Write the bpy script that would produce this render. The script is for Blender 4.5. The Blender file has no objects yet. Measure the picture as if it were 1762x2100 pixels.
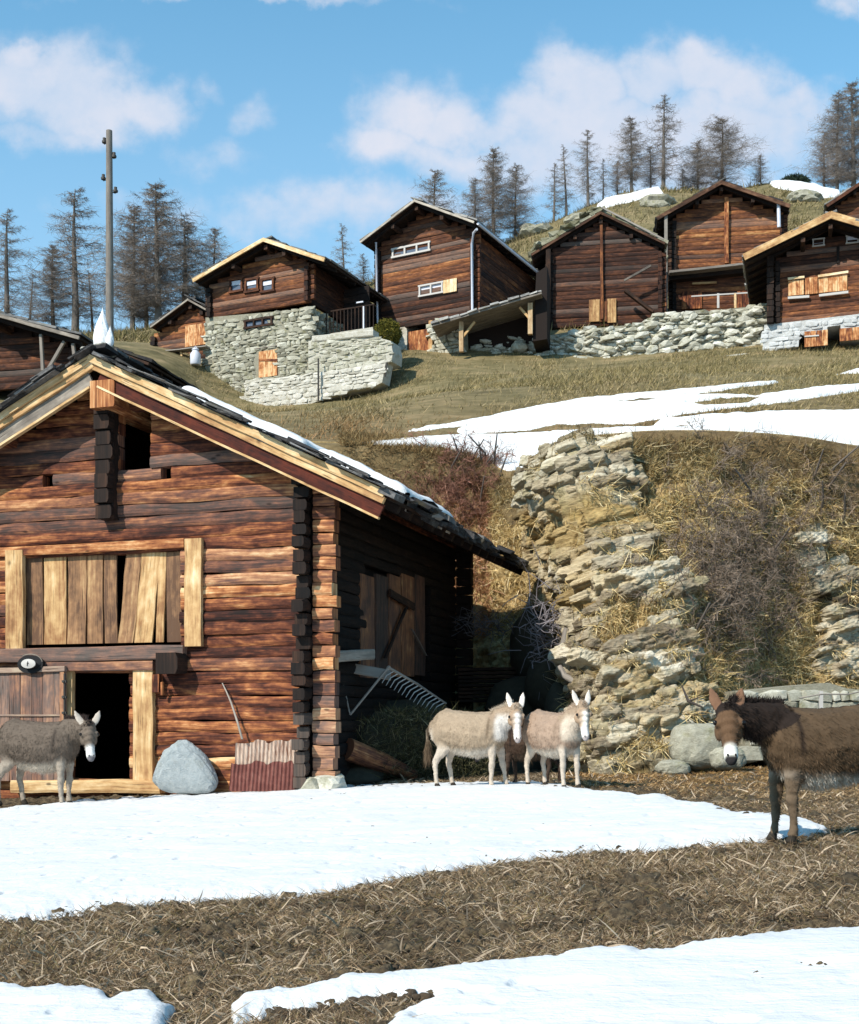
import bpy, math, random
import numpy as np
from mathutils import Vector, Matrix

# ------------------------------------------------------------------ camera, sky, sun
scene = bpy.context.scene
F = 2500.0; CU = 881.0; HV = 1470.0           # focal length, centre column and horizon row of a 1762 x 2100 frame
cam_d = bpy.data.cameras.new('camera'); cam = bpy.data.objects.new('camera', cam_d)
scene.collection.objects.link(cam); scene.camera = cam
cam.location = (0, 0, 0); cam.rotation_euler = (math.radians(90), 0, 0)
cam_d.sensor_fit = 'HORIZONTAL'; cam_d.sensor_width = 36; cam_d.lens = F/1762*36
cam_d.shift_y = (HV-1050)/1762
cam_d.clip_start = 0.1; cam_d.clip_end = 5000

SUN_EL = math.radians(39); SUN_AZ = math.radians(224)     # azimuth clockwise from +Y
sd = Vector((math.sin(SUN_AZ)*math.cos(SUN_EL), math.cos(SUN_AZ)*math.cos(SUN_EL), math.sin(SUN_EL)))
sun_d = bpy.data.lights.new('sun', 'SUN'); sun = bpy.data.objects.new('sun', sun_d)
scene.collection.objects.link(sun)
sun_d.energy = 4.6; sun_d.angle = math.radians(0.5); sun_d.color = (1.0, 0.93, 0.82)
sun.rotation_euler = sd.to_track_quat('Z', 'Y').to_euler(); sun.location = (-20, -20, 30)

scene.view_settings.view_transform = 'Standard'; scene.view_settings.look = 'None'
scene.view_settings.exposure = 0.45; scene.view_settings.gamma = 1.0

world = bpy.data.worlds.new('World'); scene.world = world; world.use_nodes = True
def build_world():
    nt = world.node_tree; N = nt.nodes; L = nt.links; N.clear()
    out = N.new('ShaderNodeOutputWorld'); bg = N.new('ShaderNodeBackground'); L.new(bg.outputs[0], out.inputs[0])
    bg.inputs['Strength'].default_value = 0.14
    sky = N.new('ShaderNodeTexSky'); sky.sky_type = 'NISHITA'; sky.sun_disc = False
    sky.sun_elevation = SUN_EL; sky.sun_rotation = SUN_AZ; sky.altitude = 1800; sky.air_density = 1.0
    sky.dust_density = 0.6; sky.ozone_density = 1.2
    tc = N.new('ShaderNodeTexCoord'); sep = N.new('ShaderNodeSeparateXYZ'); L.new(tc.outputs['Generated'], sep.inputs[0])
    def m(op, a, b=None, c=None, clamp=False):
        n = N.new('ShaderNodeMath'); n.operation = op; n.use_clamp = clamp
        for i, x in enumerate((a, b, c)):
            if x is None: continue
            if isinstance(x, (int, float)): n.inputs[i].default_value = x
            else: L.new(x, n.inputs[i])
        return n.outputs[0]
    ay = m('MAXIMUM', m('ABSOLUTE', sep.outputs[1]), 0.05)
    px = m('DIVIDE', sep.outputs[0], ay); pz = m('DIVIDE', sep.outputs[2], ay)
    cmb = N.new('ShaderNodeCombineXYZ'); L.new(px, cmb.inputs[0]); L.new(pz, cmb.inputs[1])
    def noise(scale, detail=6, rough=0.6, off=0.0):
        n = N.new('ShaderNodeTexNoise'); n.inputs['Scale'].default_value = scale; n.inputs['Detail'].default_value = detail
        n.inputs['Roughness'].default_value = rough
        if off:
            mp = N.new('ShaderNodeMapping'); mp.inputs['Location'].default_value = (off, off*0.7, off); L.new(cmb.outputs[0], mp.inputs[0]); L.new(mp.outputs[0], n.inputs['Vector'])
        else: L.new(cmb.outputs[0], n.inputs['Vector'])
        return n.outputs['Fac']
    nA = noise(26, 8, 0.55); nB = noise(9, 4, 0.5, 3.3); nC = noise(9, 4, 0.5, 8.1)
    nE = noise(34, 5, 0.6, 1.7); nF = noise(34, 5, 0.6, 6.3)
    wx = m('ADD', m('ADD', px, m('MULTIPLY', m('SUBTRACT', nB, 0.5), 0.06)), m('MULTIPLY', m('SUBTRACT', nE, 0.5), 0.035))
    wz = m('ADD', m('ADD', pz, m('MULTIPLY', m('SUBTRACT', nC, 0.5), 0.045)), m('MULTIPLY', m('SUBTRACT', nF, 0.5), 0.03))
    blobs = [(60,170,170,95,1),(170,205,165,85,1),(285,215,100,70,.95),(50,120,80,50,1),(-120,200,220,110,1),
             (420,178,45,50,.5),(508,225,60,50,.48),(120,275,220,40,.7),
             (835,232,120,70,1.05),(785,300,100,70,.95),(935,250,95,65,1.0),(900,320,160,60,.8),(1010,265,110,55,.85),
             (1190,175,110,80,1.1),(1110,225,120,80,1.05),(1470,160,120,72,1.1),(1545,190,100,70,.95),(1340,175,120,70,1.0),(1620,220,110,60,.85),
             (1230,270,230,100,1.0),(1480,270,240,100,.95),(1130,330,230,80,.85),(1350,350,300,80,.8),(1600,330,200,70,.55),
             (760,430,380,60,.72),(480,440,200,60,.55),(430,320,150,50,.42),(250,420,250,60,.35),
             (480,-4,420,16,.6),(1750,5,60,35,.7),(2300,300,500,120,.9),(-700,350,400,120,.8),(1100,-700,700,200,.8),(-600,-500,500,180,.8)]
    tot = None
    for (u, v, ru, rv, w) in blobs:
        dx = m('DIVIDE', m('SUBTRACT', wx, (u-CU)/F), ru/F); dz = m('DIVIDE', m('SUBTRACT', wz, (HV-v)/F), rv/F)
        r2 = m('ADD', m('MULTIPLY', dx, dx), m('MULTIPLY', dz, dz))
        g = m('MULTIPLY', m('POWER', 2.718, m('MULTIPLY', r2, -0.85)), w)
        tot = g if tot is None else m('MAXIMUM', tot, g)
    dens = m('ADD', tot, m('MULTIPLY', m('SUBTRACT', nA, 0.5), 0.95))
    mr = N.new('ShaderNodeMapRange'); mr.interpolation_type = 'SMOOTHSTEP'
    mr.inputs['From Min'].default_value = 0.20; mr.inputs['From Max'].default_value = 0.95; L.new(dens, mr.inputs['Value'])
    mask = m('MULTIPLY', mr.outputs[0], 0.90)
    # thin veil of high haze towards the horizon
    pz2 = m('MULTIPLY', m('MAXIMUM', pz, 0.0), 2.35)
    veil = m('MULTIPLY', m('POWER', 2.718, m('MULTIPLY', m('MULTIPLY', pz2, pz2), -1.0)), 0.95)
    nD = noise(14, 7, 0.6, 5.2)
    ccol = N.new('ShaderNodeMix'); ccol.data_type = 'RGBA'; L.new(m('MULTIPLY_ADD', nD, 2.0, -0.5, clamp=True), ccol.inputs['Factor'])
    ccol.inputs['A'].default_value = (3.1, 3.7, 4.6, 1); ccol.inputs['B'].default_value = (4.5, 4.4, 4.75, 1)
    tint = N.new('ShaderNodeMix'); tint.data_type = 'RGBA'; tint.blend_type = 'MULTIPLY'; tint.inputs['Factor'].default_value = 1
    L.new(sky.outputs[0], tint.inputs['A']); tint.inputs['B'].default_value = (0.72, 1.42, 1.38, 1)
    mv = N.new('ShaderNodeMix'); mv.data_type = 'RGBA'; L.new(veil, mv.inputs['Factor']); L.new(tint.outputs['Result'], mv.inputs['A']); mv.inputs['B'].default_value = (2.8, 3.8, 4.8, 1)
    mc = N.new('ShaderNodeMix'); mc.data_type = 'RGBA'; L.new(mask, mc.inputs['Factor']); L.new(mv.outputs['Result'], mc.inputs['A']); L.new(ccol.outputs['Result'], mc.inputs['B'])
    L.new(mc.outputs['Result'], bg.inputs['Color'])
build_world()

# ------------------------------------------------------------------ helpers
R = random.Random(7); RN = np.random.default_rng(11)
C = scene.collection
def tag(o, label=None, cat=None, group=None, kind=None):
    if label: o['label'] = label
    if cat: o['category'] = cat
    if group: o['group'] = group
    if kind: o['kind'] = kind
    return o
def thing(name, label, cat, loc=(0,0,0), rotz=0, group=None):
    o = bpy.data.objects.new(name, None); C.objects.link(o); o.location = loc; o.rotation_euler = (0,0,rotz)
    o.empty_display_size = 0.3
    return tag(o, label, cat, group)

def hsh(a, b, s=0.0):
    t = np.sin(a*127.1+b*311.7+s*74.7)*43758.5453
    return t-np.floor(t)
def vn(x, y, s=0.0):
    x = np.asarray(x, float); y = np.asarray(y, float)
    ix = np.floor(x); iy = np.floor(y); fx = x-ix; fy = y-iy
    fx = fx*fx*(3-2*fx); fy = fy*fy*(3-2*fy)
    a = hsh(ix,iy,s); b = hsh(ix+1,iy,s); c = hsh(ix,iy+1,s); d = hsh(ix+1,iy+1,s)
    return (a*(1-fx)+b*fx)*(1-fy)+(c*(1-fx)+d*fx)*fy
def fbm(x, y, o=4, s=0.0):
    t = 0; a = 0.5; n = 0
    for i in range(o):
        t = t+a*vn(x*2**i+i*17.3, y*2**i-i*9.1, s+i); n += a; a *= 0.5
    return t/n
def sst(a, b, x):
    t = np.clip((x-a)/(b-a), 0, 1); return t*t*(3-2*t)

def np_mesh(name, V, Fc, mat=None, parent=None, col=None, uv=None, smooth=False):
    V = np.ascontiguousarray(V, np.float32); Fc = np.ascontiguousarray(Fc, np.int32)
    me = bpy.data.meshes.new(name); nf, k = Fc.shape
    me.vertices.add(len(V)); me.vertices.foreach_set('co', V.ravel())
    me.loops.add(nf*k); me.loops.foreach_set('vertex_index', Fc.ravel())
    me.polygons.add(nf); me.polygons.foreach_set('loop_start', np.arange(0, nf*k, k, dtype=np.int32))
    if smooth: me.polygons.foreach_set('use_smooth', np.ones(nf, bool))
    if uv is not None:
        l = me.uv_layers.new(name='UVMap'); l.data.foreach_set('uv', np.ascontiguousarray(uv, np.float32)[Fc.ravel()].ravel())
    if col is not None:
        a = me.color_attributes.new('Col', 'FLOAT_COLOR', 'POINT')
        c = np.ones((len(V), 4), np.float32); c[:, :col.shape[1]] = col; a.data.foreach_set('color', c.ravel())
    me.update(calc_edges=True); me.validate()
    o = bpy.data.objects.new(name, me); C.objects.link(o)
    if mat: me.materials.append(mat)
    if parent: o.parent = parent
    return o

def ico(sub=2):
    import bmesh
    bm = bmesh.new(); bmesh.ops.create_icosphere(bm, subdivisions=sub, radius=1.0)
    v = np.array([x.co[:] for x in bm.verts]); f = np.array([[q.index for q in p.verts] for p in bm.faces]); bm.free()
    return v, f
ICO = {1: ico(1), 2: ico(2), 3: ico(3), 4: ico(4)}

class MB:
    """collects shapes into ONE mesh; colour attribute holds (tone, random, grey)"""
    def __init__(s): s.v = []; s.f = []; s.uv = []; s.c = []; s.sm = []
    def add(s, verts, faces, uvs=None, col=(0.5,0.5,0), smooth=False):
        b = len(s.v); s.v.extend(tuple(p) for p in verts)
        s.c.extend([col]*len(verts)) if not isinstance(col, list) else s.c.extend(col)
        for i, f in enumerate(faces):
            s.f.append([b+k for k in f]); s.sm.append(smooth)
            s.uv.extend(uvs[i] if uvs is not None else [(0,0)]*len(f))
    def box(s, c, h, tone=0.5, grey=0, ax=None, jit=0.0):
        """c centre, h half sizes, ax optional 3 unit axes"""
        c = np.array(c, float); h = list(h)
        A = np.array(ax, float) if ax is not None else np.eye(3)
        r = R.random(); o1, o2 = R.random()*40, R.random()*40
        vs = []
        for sx in (-1,1):
            for sy in (-1,1):
                for sz in (-1,1):
                    p = c+A[0]*h[0]*sx+A[1]*h[1]*sy+A[2]*h[2]*sz
                    if jit: p = p+np.array([R.uniform(-jit,jit) for _ in range(3)])
                    vs.append(p)
        fs = [(0,1,3,2),(4,6,7,5),(0,4,5,1),(2,3,7,6),(0,2,6,4),(1,5,7,3)]
        g = int(np.argmax(h)); uvs = []
        sg = [(-1,-1,-1),(-1,-1,1),(-1,1,-1),(-1,1,1),(1,-1,-1),(1,-1,1),(1,1,-1),(1,1,1)]
        nrm = [0,0,1,1,2,2]
        for f, n in zip(fs, nrm):
            a = [k for k in range(3) if k != n]
            if a[1] == g: a = [a[1], a[0]]
            uvs.append([(sg[k][a[0]]*h[a[0]]+o1, sg[k][a[1]]*h[a[1]]+o2) for k in f])
        s.add(vs, fs, uvs, (tone, r, grey))
    def log(s, a, b, h, d, n, tone=0.5, grey=0, seg=0.5, wob=0.012, rnd=0.3, up=(0,0,1)):
        """log or plank from a to b (axis centre), size h along up and d along n, wavy"""
        a = np.array(a, float); b = np.array(b, float); n = np.array(n, float); up = np.array(up, float)
        L = np.linalg.norm(b-a); k = max(1, int(L/seg)); r = R.random(); o1, o2 = R.random()*40, R.random()*40
        pr = [(-.5,-.5),(.5-rnd*.4,-.5),(.5,-.5+rnd),(.5,.5-rnd),(.5-rnd*.4,.5),(-.5,.5)]
        per = [0,d*.8,d+h*.2,d+h*.7,d+h,2*d+h]
        vs = []; P = len(pr)
        for i in range(k+1):
            c = a+(b-a)*i/k; on = R.uniform(-wob,wob); oz = R.uniform(-wob,wob)*.7; sh = 1+R.uniform(-wob,wob)*1.5
            for (x, z) in pr: vs.append(c+n*(x*d+(on if x > 0 else 0))+up*(z*h*sh+oz))
        fs = []; uvs = []
        for i in range(k):
            for j in range(P):
                j2 = (j+1) % P
                fs.append((i*P+j, (i+1)*P+j, (i+1)*P+j2, i*P+j2))
                u0, u1 = o1+L*i/k, o1+L*(i+1)/k; p0 = per[j]+o2; p1 = (per[j2] if j2 else 2*d+2*h)+o2
                uvs.append([(u0,p0),(u1,p0),(u1,p1),(u0,p1)])
        fs.append(tuple(range(P))); uvs.append([(o1+q[1]*h*.3, o2+q[0]*d) for q in pr])
        fs.append(tuple(k*P+j for j in reversed(range(P)))); uvs.append([(o1+pr[j][1]*h*.3, o2+pr[j][0]*d) for j in reversed(range(P))])
        s.add(vs, fs, uvs, (tone, r, grey))
    def tube(s, pts, rad, n=6, tone=0.5, grey=0, cap=True, smooth=True):
        pts = [np.array(p, float) for p in pts]; r = R.random(); o1, o2 = R.random()*40, R.random()*40
        if isinstance(rad, (int,float)): rad = [rad]*len(pts)
        vs = []; acc = 0; us = []
        for i, p in enumerate(pts):
            t = pts[min(i+1,len(pts)-1)]-pts[max(i-1,0)]; t = t/(np.linalg.norm(t)+1e-9)
            q = np.array((0,0,1.)) if abs(t[2]) < .9 else np.array((1.,0,0))
            x = np.cross(t, q); x /= np.linalg.norm(x); y = np.cross(t, x)
            if i: acc += np.linalg.norm(p-pts[i-1])
            us.append(acc)
            for k in range(n):
                a = 2*math.pi*k/n; vs.append(p+(x*math.cos(a)+y*math.sin(a))*rad[i])
        fs = []; uvs = []
        for i in range(len(pts)-1):
            for k in range(n):
                k2 = (k+1) % n; fs.append((i*n+k, i*n+k2, (i+1)*n+k2, (i+1)*n+k))
                w = 2*math.pi*max(rad[i],.01)/n
                uvs.append([(o1+us[i],o2+k*w),(o1+us[i],o2+(k+1)*w),(o1+us[i+1],o2+(k+1)*w),(o1+us[i+1],o2+k*w)])
        s.add(vs, fs, uvs, (tone, r, grey), smooth)
        if cap:
            s.add(vs[:n], [tuple(reversed(range(n)))], [[(o1,o2)]*n], (tone, r, grey))
            s.add(vs[-n:], [tuple(range(n))], [[(o1,o2)]*n], (tone, r, grey))
    def rock(s, c, size, tone=0.5, sub=1, pw=0.65, rough=0.25, rot=None, seed=None, smooth=False, grey=0):
        v, f = ICO[sub]; v = v.copy()
        v = np.sign(v)*np.abs(v)**pw; sd_ = R.random()*100 if seed is None else seed
        nz = vn(v[:,0]*1.7+sd_, v[:,1]*1.7+v[:,2]*2.3+sd_, 3)-.5
        nz2 = vn(v[:,0]*4+sd_*2, v[:,1]*4+v[:,2]*5+sd_, 5)-.5
        v = v*(1+rough*nz*1.6+rough*nz2*.5)[:,None]
        v = v*np.array(size)
        a = R.uniform(-.15,.15) if rot is None else rot
        M = np.array(Matrix.Rotation(a,3,'Y') @ Matrix.Rotation(R.uniform(-.2,.2),3,'Z'))
        v = v @ M.T+np.array(c)
        s.add(v, f.tolist(), None, (tone, R.random(), grey), smooth)
    def build(s, name, mat, parent=None):
        me = bpy.data.meshes.new(name); me.from_pydata([tuple(map(float,p)) for p in s.v], [], s.f)
        l = me.uv_layers.new(name='UVMap'); l.data.foreach_set('uv', np.array(s.uv, np.float32).ravel())
        at = me.color_attributes.new('Col', 'FLOAT_COLOR', 'POINT'); c = np.ones((len(s.v),4), np.float32); c[:,:3] = np.array(s.c, np.float32)
        at.data.foreach_set('color', c.ravel()); me.polygons.foreach_set('use_smooth', np.array(s.sm, bool))
        me.materials.append(mat); me.update()
        o = bpy.data.objects.new(name, me); C.objects.link(o)
        if parent: o.parent = parent
        return o

# ------------------------------------------------------------------ materials
def new_mat(name, rough=0.85):
    m = bpy.data.materials.new(name); m.use_nodes = True; nt = m.node_tree
    b = nt.nodes['Principled BSDF']; b.inputs['Roughness'].default_value = rough
    b.inputs['Specular IOR Level'].default_value = 0.25
    return m, nt, b
class NG:
    def __init__(s, nt): s.nt = nt; s.N = nt.nodes; s.L = nt.links
    def put(s, sock, x):
        if x is None: return
        if isinstance(x, (int,float)): sock.default_value = x
        elif isinstance(x, tuple): sock.default_value = x if len(x) == len(sock.default_value) else x+(1,)
        else: s.L.new(x, sock)
    def m(s, op, a, b=None, c=None, clamp=False):
        n = s.N.new('ShaderNodeMath'); n.operation = op; n.use_clamp = clamp
        for i, x in enumerate((a,b,c)): s.put(n.inputs[i], x) if x is not None else None
        return n.outputs[0]
    def mix(s, f, a, b, blend='MIX'):
        n = s.N.new('ShaderNodeMix'); n.data_type = 'RGBA'; n.blend_type = blend
        s.put(n.inputs['Factor'], f); s.put(n.inputs['A'], a); s.put(n.inputs['B'], b); return n.outputs['Result']
    def noise(s, vec, scale, detail=4, rough=0.55, dist=0):
        n = s.N.new('ShaderNodeTexNoise'); n.inputs['Scale'].default_value = scale; n.inputs['Detail'].default_value = detail
        n.inputs['Roughness'].default_value = rough; n.inputs['Distortion'].default_value = dist
        if vec is not None: s.L.new(vec, n.inputs['Vector'])
        return n.outputs['Fac']
    def map(s, vec, sc=(1,1,1), loc=(0,0,0), rot=(0,0,0)):
        n = s.N.new('ShaderNodeMapping'); n.inputs['Scale'].default_value = sc; n.inputs['Location'].default_value = loc
        n.inputs['Rotation'].default_value = rot; s.L.new(vec, n.inputs[0]); return n.outputs[0]
    def ramp(s, f, stops):
        n = s.N.new('ShaderNodeValToRGB'); e = n.color_ramp.elements
        while len(e) < len(stops): e.new(0.5)
        for k, (p, c) in enumerate(stops): e[k].position = p; e[k].color = tuple(c)+(1,)
        s.L.new(f, n.inputs[0]); return n.outputs['Color']
    def rng(s, f, a, b, c=0, d=1):
        n = s.N.new('ShaderNodeMapRange'); n.interpolation_type = 'SMOOTHSTEP'; n.inputs['From Min'].default_value = a; n.inputs['From Max'].default_value = b
        n.inputs['To Min'].default_value = c; n.inputs['To Max'].default_value = d; s.L.new(f, n.inputs['Value']); return n.outputs[0]
    def attr(s):
        n = s.N.new('ShaderNodeAttribute'); n.attribute_name = 'Col'; sp = s.N.new('ShaderNodeSeparateColor'); s.L.new(n.outputs['Color'], sp.inputs[0])
        return n.outputs['Color'], sp.outputs[0], sp.outputs[1], sp.outputs[2]
    def bump(s, b, h, strength=0.5, dist=0.02):
        n = s.N.new('ShaderNodeBump'); n.inputs['Strength'].default_value = strength; n.inputs['Distance'].default_value = dist
        s.L.new(h, n.inputs['Height']); s.L.new(n.outputs[0], b.inputs['Normal'])

def wood_mat(name, stops, contrast=1.0, bump=0.6, knots=True, sc=1.0, streak=0.0):
    m, nt, b = new_mat(name); g = NG(nt)
    uv = g.N.new('ShaderNodeUVMap').outputs[0]; _, tone, rnd, grey = g.attr()
    n1 = g.noise(g.map(uv, (1.2*sc, 26*sc, 1)), 1.0, 5, 0.65, 0.4)
    n2 = g.noise(g.map(uv, (0.9*sc, 3.0*sc, 1), (7,3,0)), 1.0, 3, 0.6, 0.8)
    n3 = g.noise(g.map(uv, (5*sc, 9*sc, 1), (1,9,0)), 1.0, 5, 0.6)
    f = g.m('ADD', g.m('MULTIPLY', g.m('SUBTRACT', n1, 0.5), 0.75*contrast), g.m('MULTIPLY', g.m('SUBTRACT', n2, 0.5), 1.0*contrast))
    f = g.m('ADD', f, g.m('MULTIPLY', g.m('SUBTRACT', n3, 0.5), 0.55*contrast))
    f = g.m('ADD', f, tone, clamp=True)
    col = g.ramp(f, stops)
    gc = g.mix(n1, (.10,.085,.075), (.36,.32,.28))
    col = g.mix(grey, col, gc)
    if knots:
        v = g.N.new('ShaderNodeTexVoronoi'); v.inputs['Scale'].default_value = 1.6*sc; g.L.new(g.map(uv, (0.8,1.6,1)), v.inputs['Vector'])
        k = g.rng(v.outputs['Distance'], 0.03, 0.10, 0.7, 0.0); col = g.mix(k, col, (.015,.008,.005))
    ck = g.rng(g.noise(g.map(uv, (1.6*sc, 60*sc, 1), (3,5,0)), 1.0, 2, 0.5), 0.30, 0.38, 0.75, 0.0)
    col = g.mix(ck, col, (.010,.006,.004))
    nt.links.new(col, b.inputs['Base Color'])
    g.bump(b, g.m('ADD', n1, g.m('MULTIPLY', n3, 0.6)), bump, 0.015)
    return m
M = {}
M['barn'] = wood_mat('barn_log_wood', [(0,(.010,.005,.004)),(.28,(.045,.013,.008)),(.5,(.145,.044,.020)),(.7,(.325,.12,.042)),(.88,(.52,.25,.105)),(1,(.64,.42,.22))], contrast=1.35)
M['chalet'] = wood_mat('chalet_log_wood', [(0,(.010,.006,.005)),(.3,(.040,.016,.010)),(.55,(.115,.042,.020)),(.78,(.27,.10,.035)),(1,(.48,.25,.10))])
M['pale'] = wood_mat('pale_board_wood', [(0,(.10,.045,.02)),(.3,(.28,.14,.06)),(.6,(.50,.31,.14)),(.85,(.66,.48,.27)),(1,(.78,.64,.42))], contrast=1.15)
M['dark'] = wood_mat('dark_weathered_and_shade_wood', [(0,(.004,.003,.003)),(.4,(.018,.010,.007)),(.7,(.06,.028,.016)),(1,(.18,.09,.05))])  # weathered wood; also carries the painted shade of the barn side wall
M['red'] = wood_mat('red_brown_board', [(0,(.03,.008,.006)),(.5,(.12,.025,.012)),(1,(.28,.09,.04))], knots=False)
M['grey'] = wood_mat('grey_weathered_wood', [(0,(.06,.05,.045)),(.5,(.20,.17,.14)),(1,(.46,.40,.33))], knots=False)

def stone_mat(name, stops, moss=(.16,.15,.05), mossf=0.25, sc=1.0, bump=0.6):
    m, nt, b = new_mat(name, 0.9); g = NG(nt)
    ob = g.N.new('ShaderNodeTexCoord').outputs['Object']; _, tone, rnd, grey = g.attr()
    n1 = g.noise(ob, 3*sc, 6, 0.65); n2 = g.noise(g.map(ob, (1,1,3)), 9*sc, 5, 0.65)
    f = g.m('ADD', g.m('MULTIPLY', g.m('SUBTRACT', n1, .5), 0.7), g.m('MULTIPLY', g.m('SUBTRACT', n2, .5), 0.7))
    f = g.m('ADD', f, tone, clamp=True); col = g.ramp(f, stops)
    n3 = g.noise(ob, 1.3*sc, 4, 0.6)
    col = g.mix(g.rng(n3, .52, .68, 0, mossf), col, moss)
    nt.links.new(col, b.inputs['Base Color']); g.bump(b, g.m('ADD', n1, n2), bump, 0.04)
    return m
M['stone'] = stone_mat('grey_green_stone', [(0,(.10,.09,.065)),(.35,(.24,.225,.17)),(.65,(.40,.38,.30)),(1,(.62,.60,.52))], sc=2.5, mossf=.5)
M['mortar'] = stone_mat('wall_mortar', [(0,(.12,.11,.085)),(.5,(.26,.24,.18)),(1,(.42,.40,.32))], sc=3)
M['plaster'] = stone_mat('rough_plaster', [(0,(.20,.18,.14)),(.4,(.38,.35,.29)),(.6,(.47,.44,.37)),(1,(.64,.61,.54))], sc=2.2, mossf=.5, moss=(.27,.24,.15), bump=.9)
M['white'] = stone_mat('white_plaster', [(0,(.26,.26,.25)),(.5,(.48,.48,.47)),(1,(.66,.66,.65))], sc=2.2, mossf=.25, moss=(.25,.23,.17), bump=.9)
M['boulder'] = stone_mat('pale_blue_grey_boulder', [(0,(.14,.17,.18)),(.5,(.31,.35,.36)),(1,(.52,.54,.53))], sc=3.5, mossf=.15, bump=.8)
M['slate'] = stone_mat('dark_roof_slate', [(0,(.010,.010,.012)),(.5,(.045,.042,.042)),(1,(.22,.21,.20))], sc=1.5, mossf=.35, moss=(.07,.06,.025))
M['slatepale'] = stone_mat('pale_roof_slate', [(0,(.08,.08,.08)),(.5,(.22,.21,.20)),(1,(.45,.43,.40))], sc=1.5, mossf=.3)
M['moss'] = stone_mat('mossy_roof_slabs', [(0,(.06,.055,.035)),(.5,(.17,.16,.10)),(1,(.40,.38,.30))], sc=1.5, mossf=.8, moss=(.11,.10,.028))
M['quartz'] = stone_mat('white_quartz', [(0,(.5,.5,.5)),(.5,(.72,.72,.72)),(1,(.85,.85,.85))], sc=2, mossf=0)
def flat_mat(name, col, rough=0.8, var=0.3, sc=8, metal=0):
    m, nt, b = new_mat(name, rough); g = NG(nt); ob = g.N.new('ShaderNodeTexCoord').outputs['Object']
    n = g.noise(ob, sc, 5, .6); c = g.mix(n, tuple(x*(1-var) for x in col), tuple(min(1,x*(1+var)) for x in col))
    nt.links.new(c, b.inputs['Base Color']); b.inputs['Metallic'].default_value = metal; g.bump(b, n, .25, .01); return m
M['iron'] = flat_mat('dark_iron', (.05,.045,.04), .6, .4)
M['pipe'] = flat_mat('pale_metal_pipe', (.55,.56,.62), .45, .1)
M['paint'] = flat_mat('white_paint', (.46,.43,.40), .6, .1)
M['glass'] = flat_mat('dark_window_glass', (.10,.12,.16), .12, .3)
M['curtain'] = flat_mat('white_curtain', (.6,.6,.66), .8, .15)
M['black'] = flat_mat('black_cloth', (.012,.012,.013), .8, .2)
M['hoof'] = flat_mat('dark_hoof', (.03,.025,.02), .6, .3)
M['eye'] = flat_mat('dark_eye', (.008,.006,.005), .12, .1)
M['earth'] = flat_mat('dark_earth_and_shade', (.045,.04,.028), .95, .5); M['clod'] = flat_mat('brown_clod', (.06,.042,.026), .95, .5)
def rust_mat():
    m, nt, b = new_mat('rusty_sheet', .7); g = NG(nt); ob = g.N.new('ShaderNodeTexCoord').outputs['Object']
    n = g.noise(ob, 5, 6, .7); n2 = g.noise(g.map(ob,(6,6,1)), 3, 5, .7)
    _, tone, rnd, grey = g.attr()
    c = g.ramp(g.m('ADD', g.m('MULTIPLY', n, .5), g.m('MULTIPLY', n2, .5)), [(.3,(.05,.018,.014)),(.5,(.15,.05,.04)),(.7,(.27,.13,.10))])
    c2 = g.ramp(n2, [(.35,(.22,.12,.08)),(.6,(.55,.45,.36))])
    nt.links.new(g.mix(grey, c, c2), b.inputs['Base Color']); return m
M['rust'] = rust_mat()
def hair_mat(name, rough=.9, var=.35):
    """colour straight from the attribute (pigment of each blade, twig or hair)"""
    m, nt, b = new_mat(name, rough); g = NG(nt); c, *_ = g.attr(); ob = g.N.new('ShaderNodeTexCoord').outputs['Object']
    n = g.noise(ob, 9, 3, .6); nt.links.new(g.mix(1.0, c, g.mix(n, (1-var,)*3, (1+var,)*3), 'MULTIPLY'), b.inputs['Base Color']); b.inputs['Specular IOR Level'].default_value = .12; return m
M['blade'] = hair_mat('dry_grass_blades'); M['twig'] = hair_mat('bare_twigs'); M['fur'] = hair_mat('donkey_fur', .85, .18)
def snow_mat():
    m, nt, b = new_mat('snow', .6); g = NG(nt); ob = g.N.new('ShaderNodeTexCoord').outputs['Object']
    n = g.noise(ob, 1.6, 6, .6); n2 = g.noise(g.map(ob,(1,2.2,1)), 9, 6, .7); n3 = g.noise(g.map(ob,(1,3,1)), 2.2, 4, .6)
    c = g.mix(g.rng(n3,.35,.75), (.67,.67,.665), (.745,.735,.72)); dirt = g.rng(g.noise(ob, 14, 5, .7), .68, .80, 0, .30)
    nt.links.new(g.mix(dirt, c, (.55,.53,.50)), b.inputs['Base Color'])
    g.bump(b, g.m('ADD', g.m('MULTIPLY', n, 1.0), g.m('MULTIPLY', n2, .35)), .55, .09); return m
M['snow'] = snow_mat()
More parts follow.
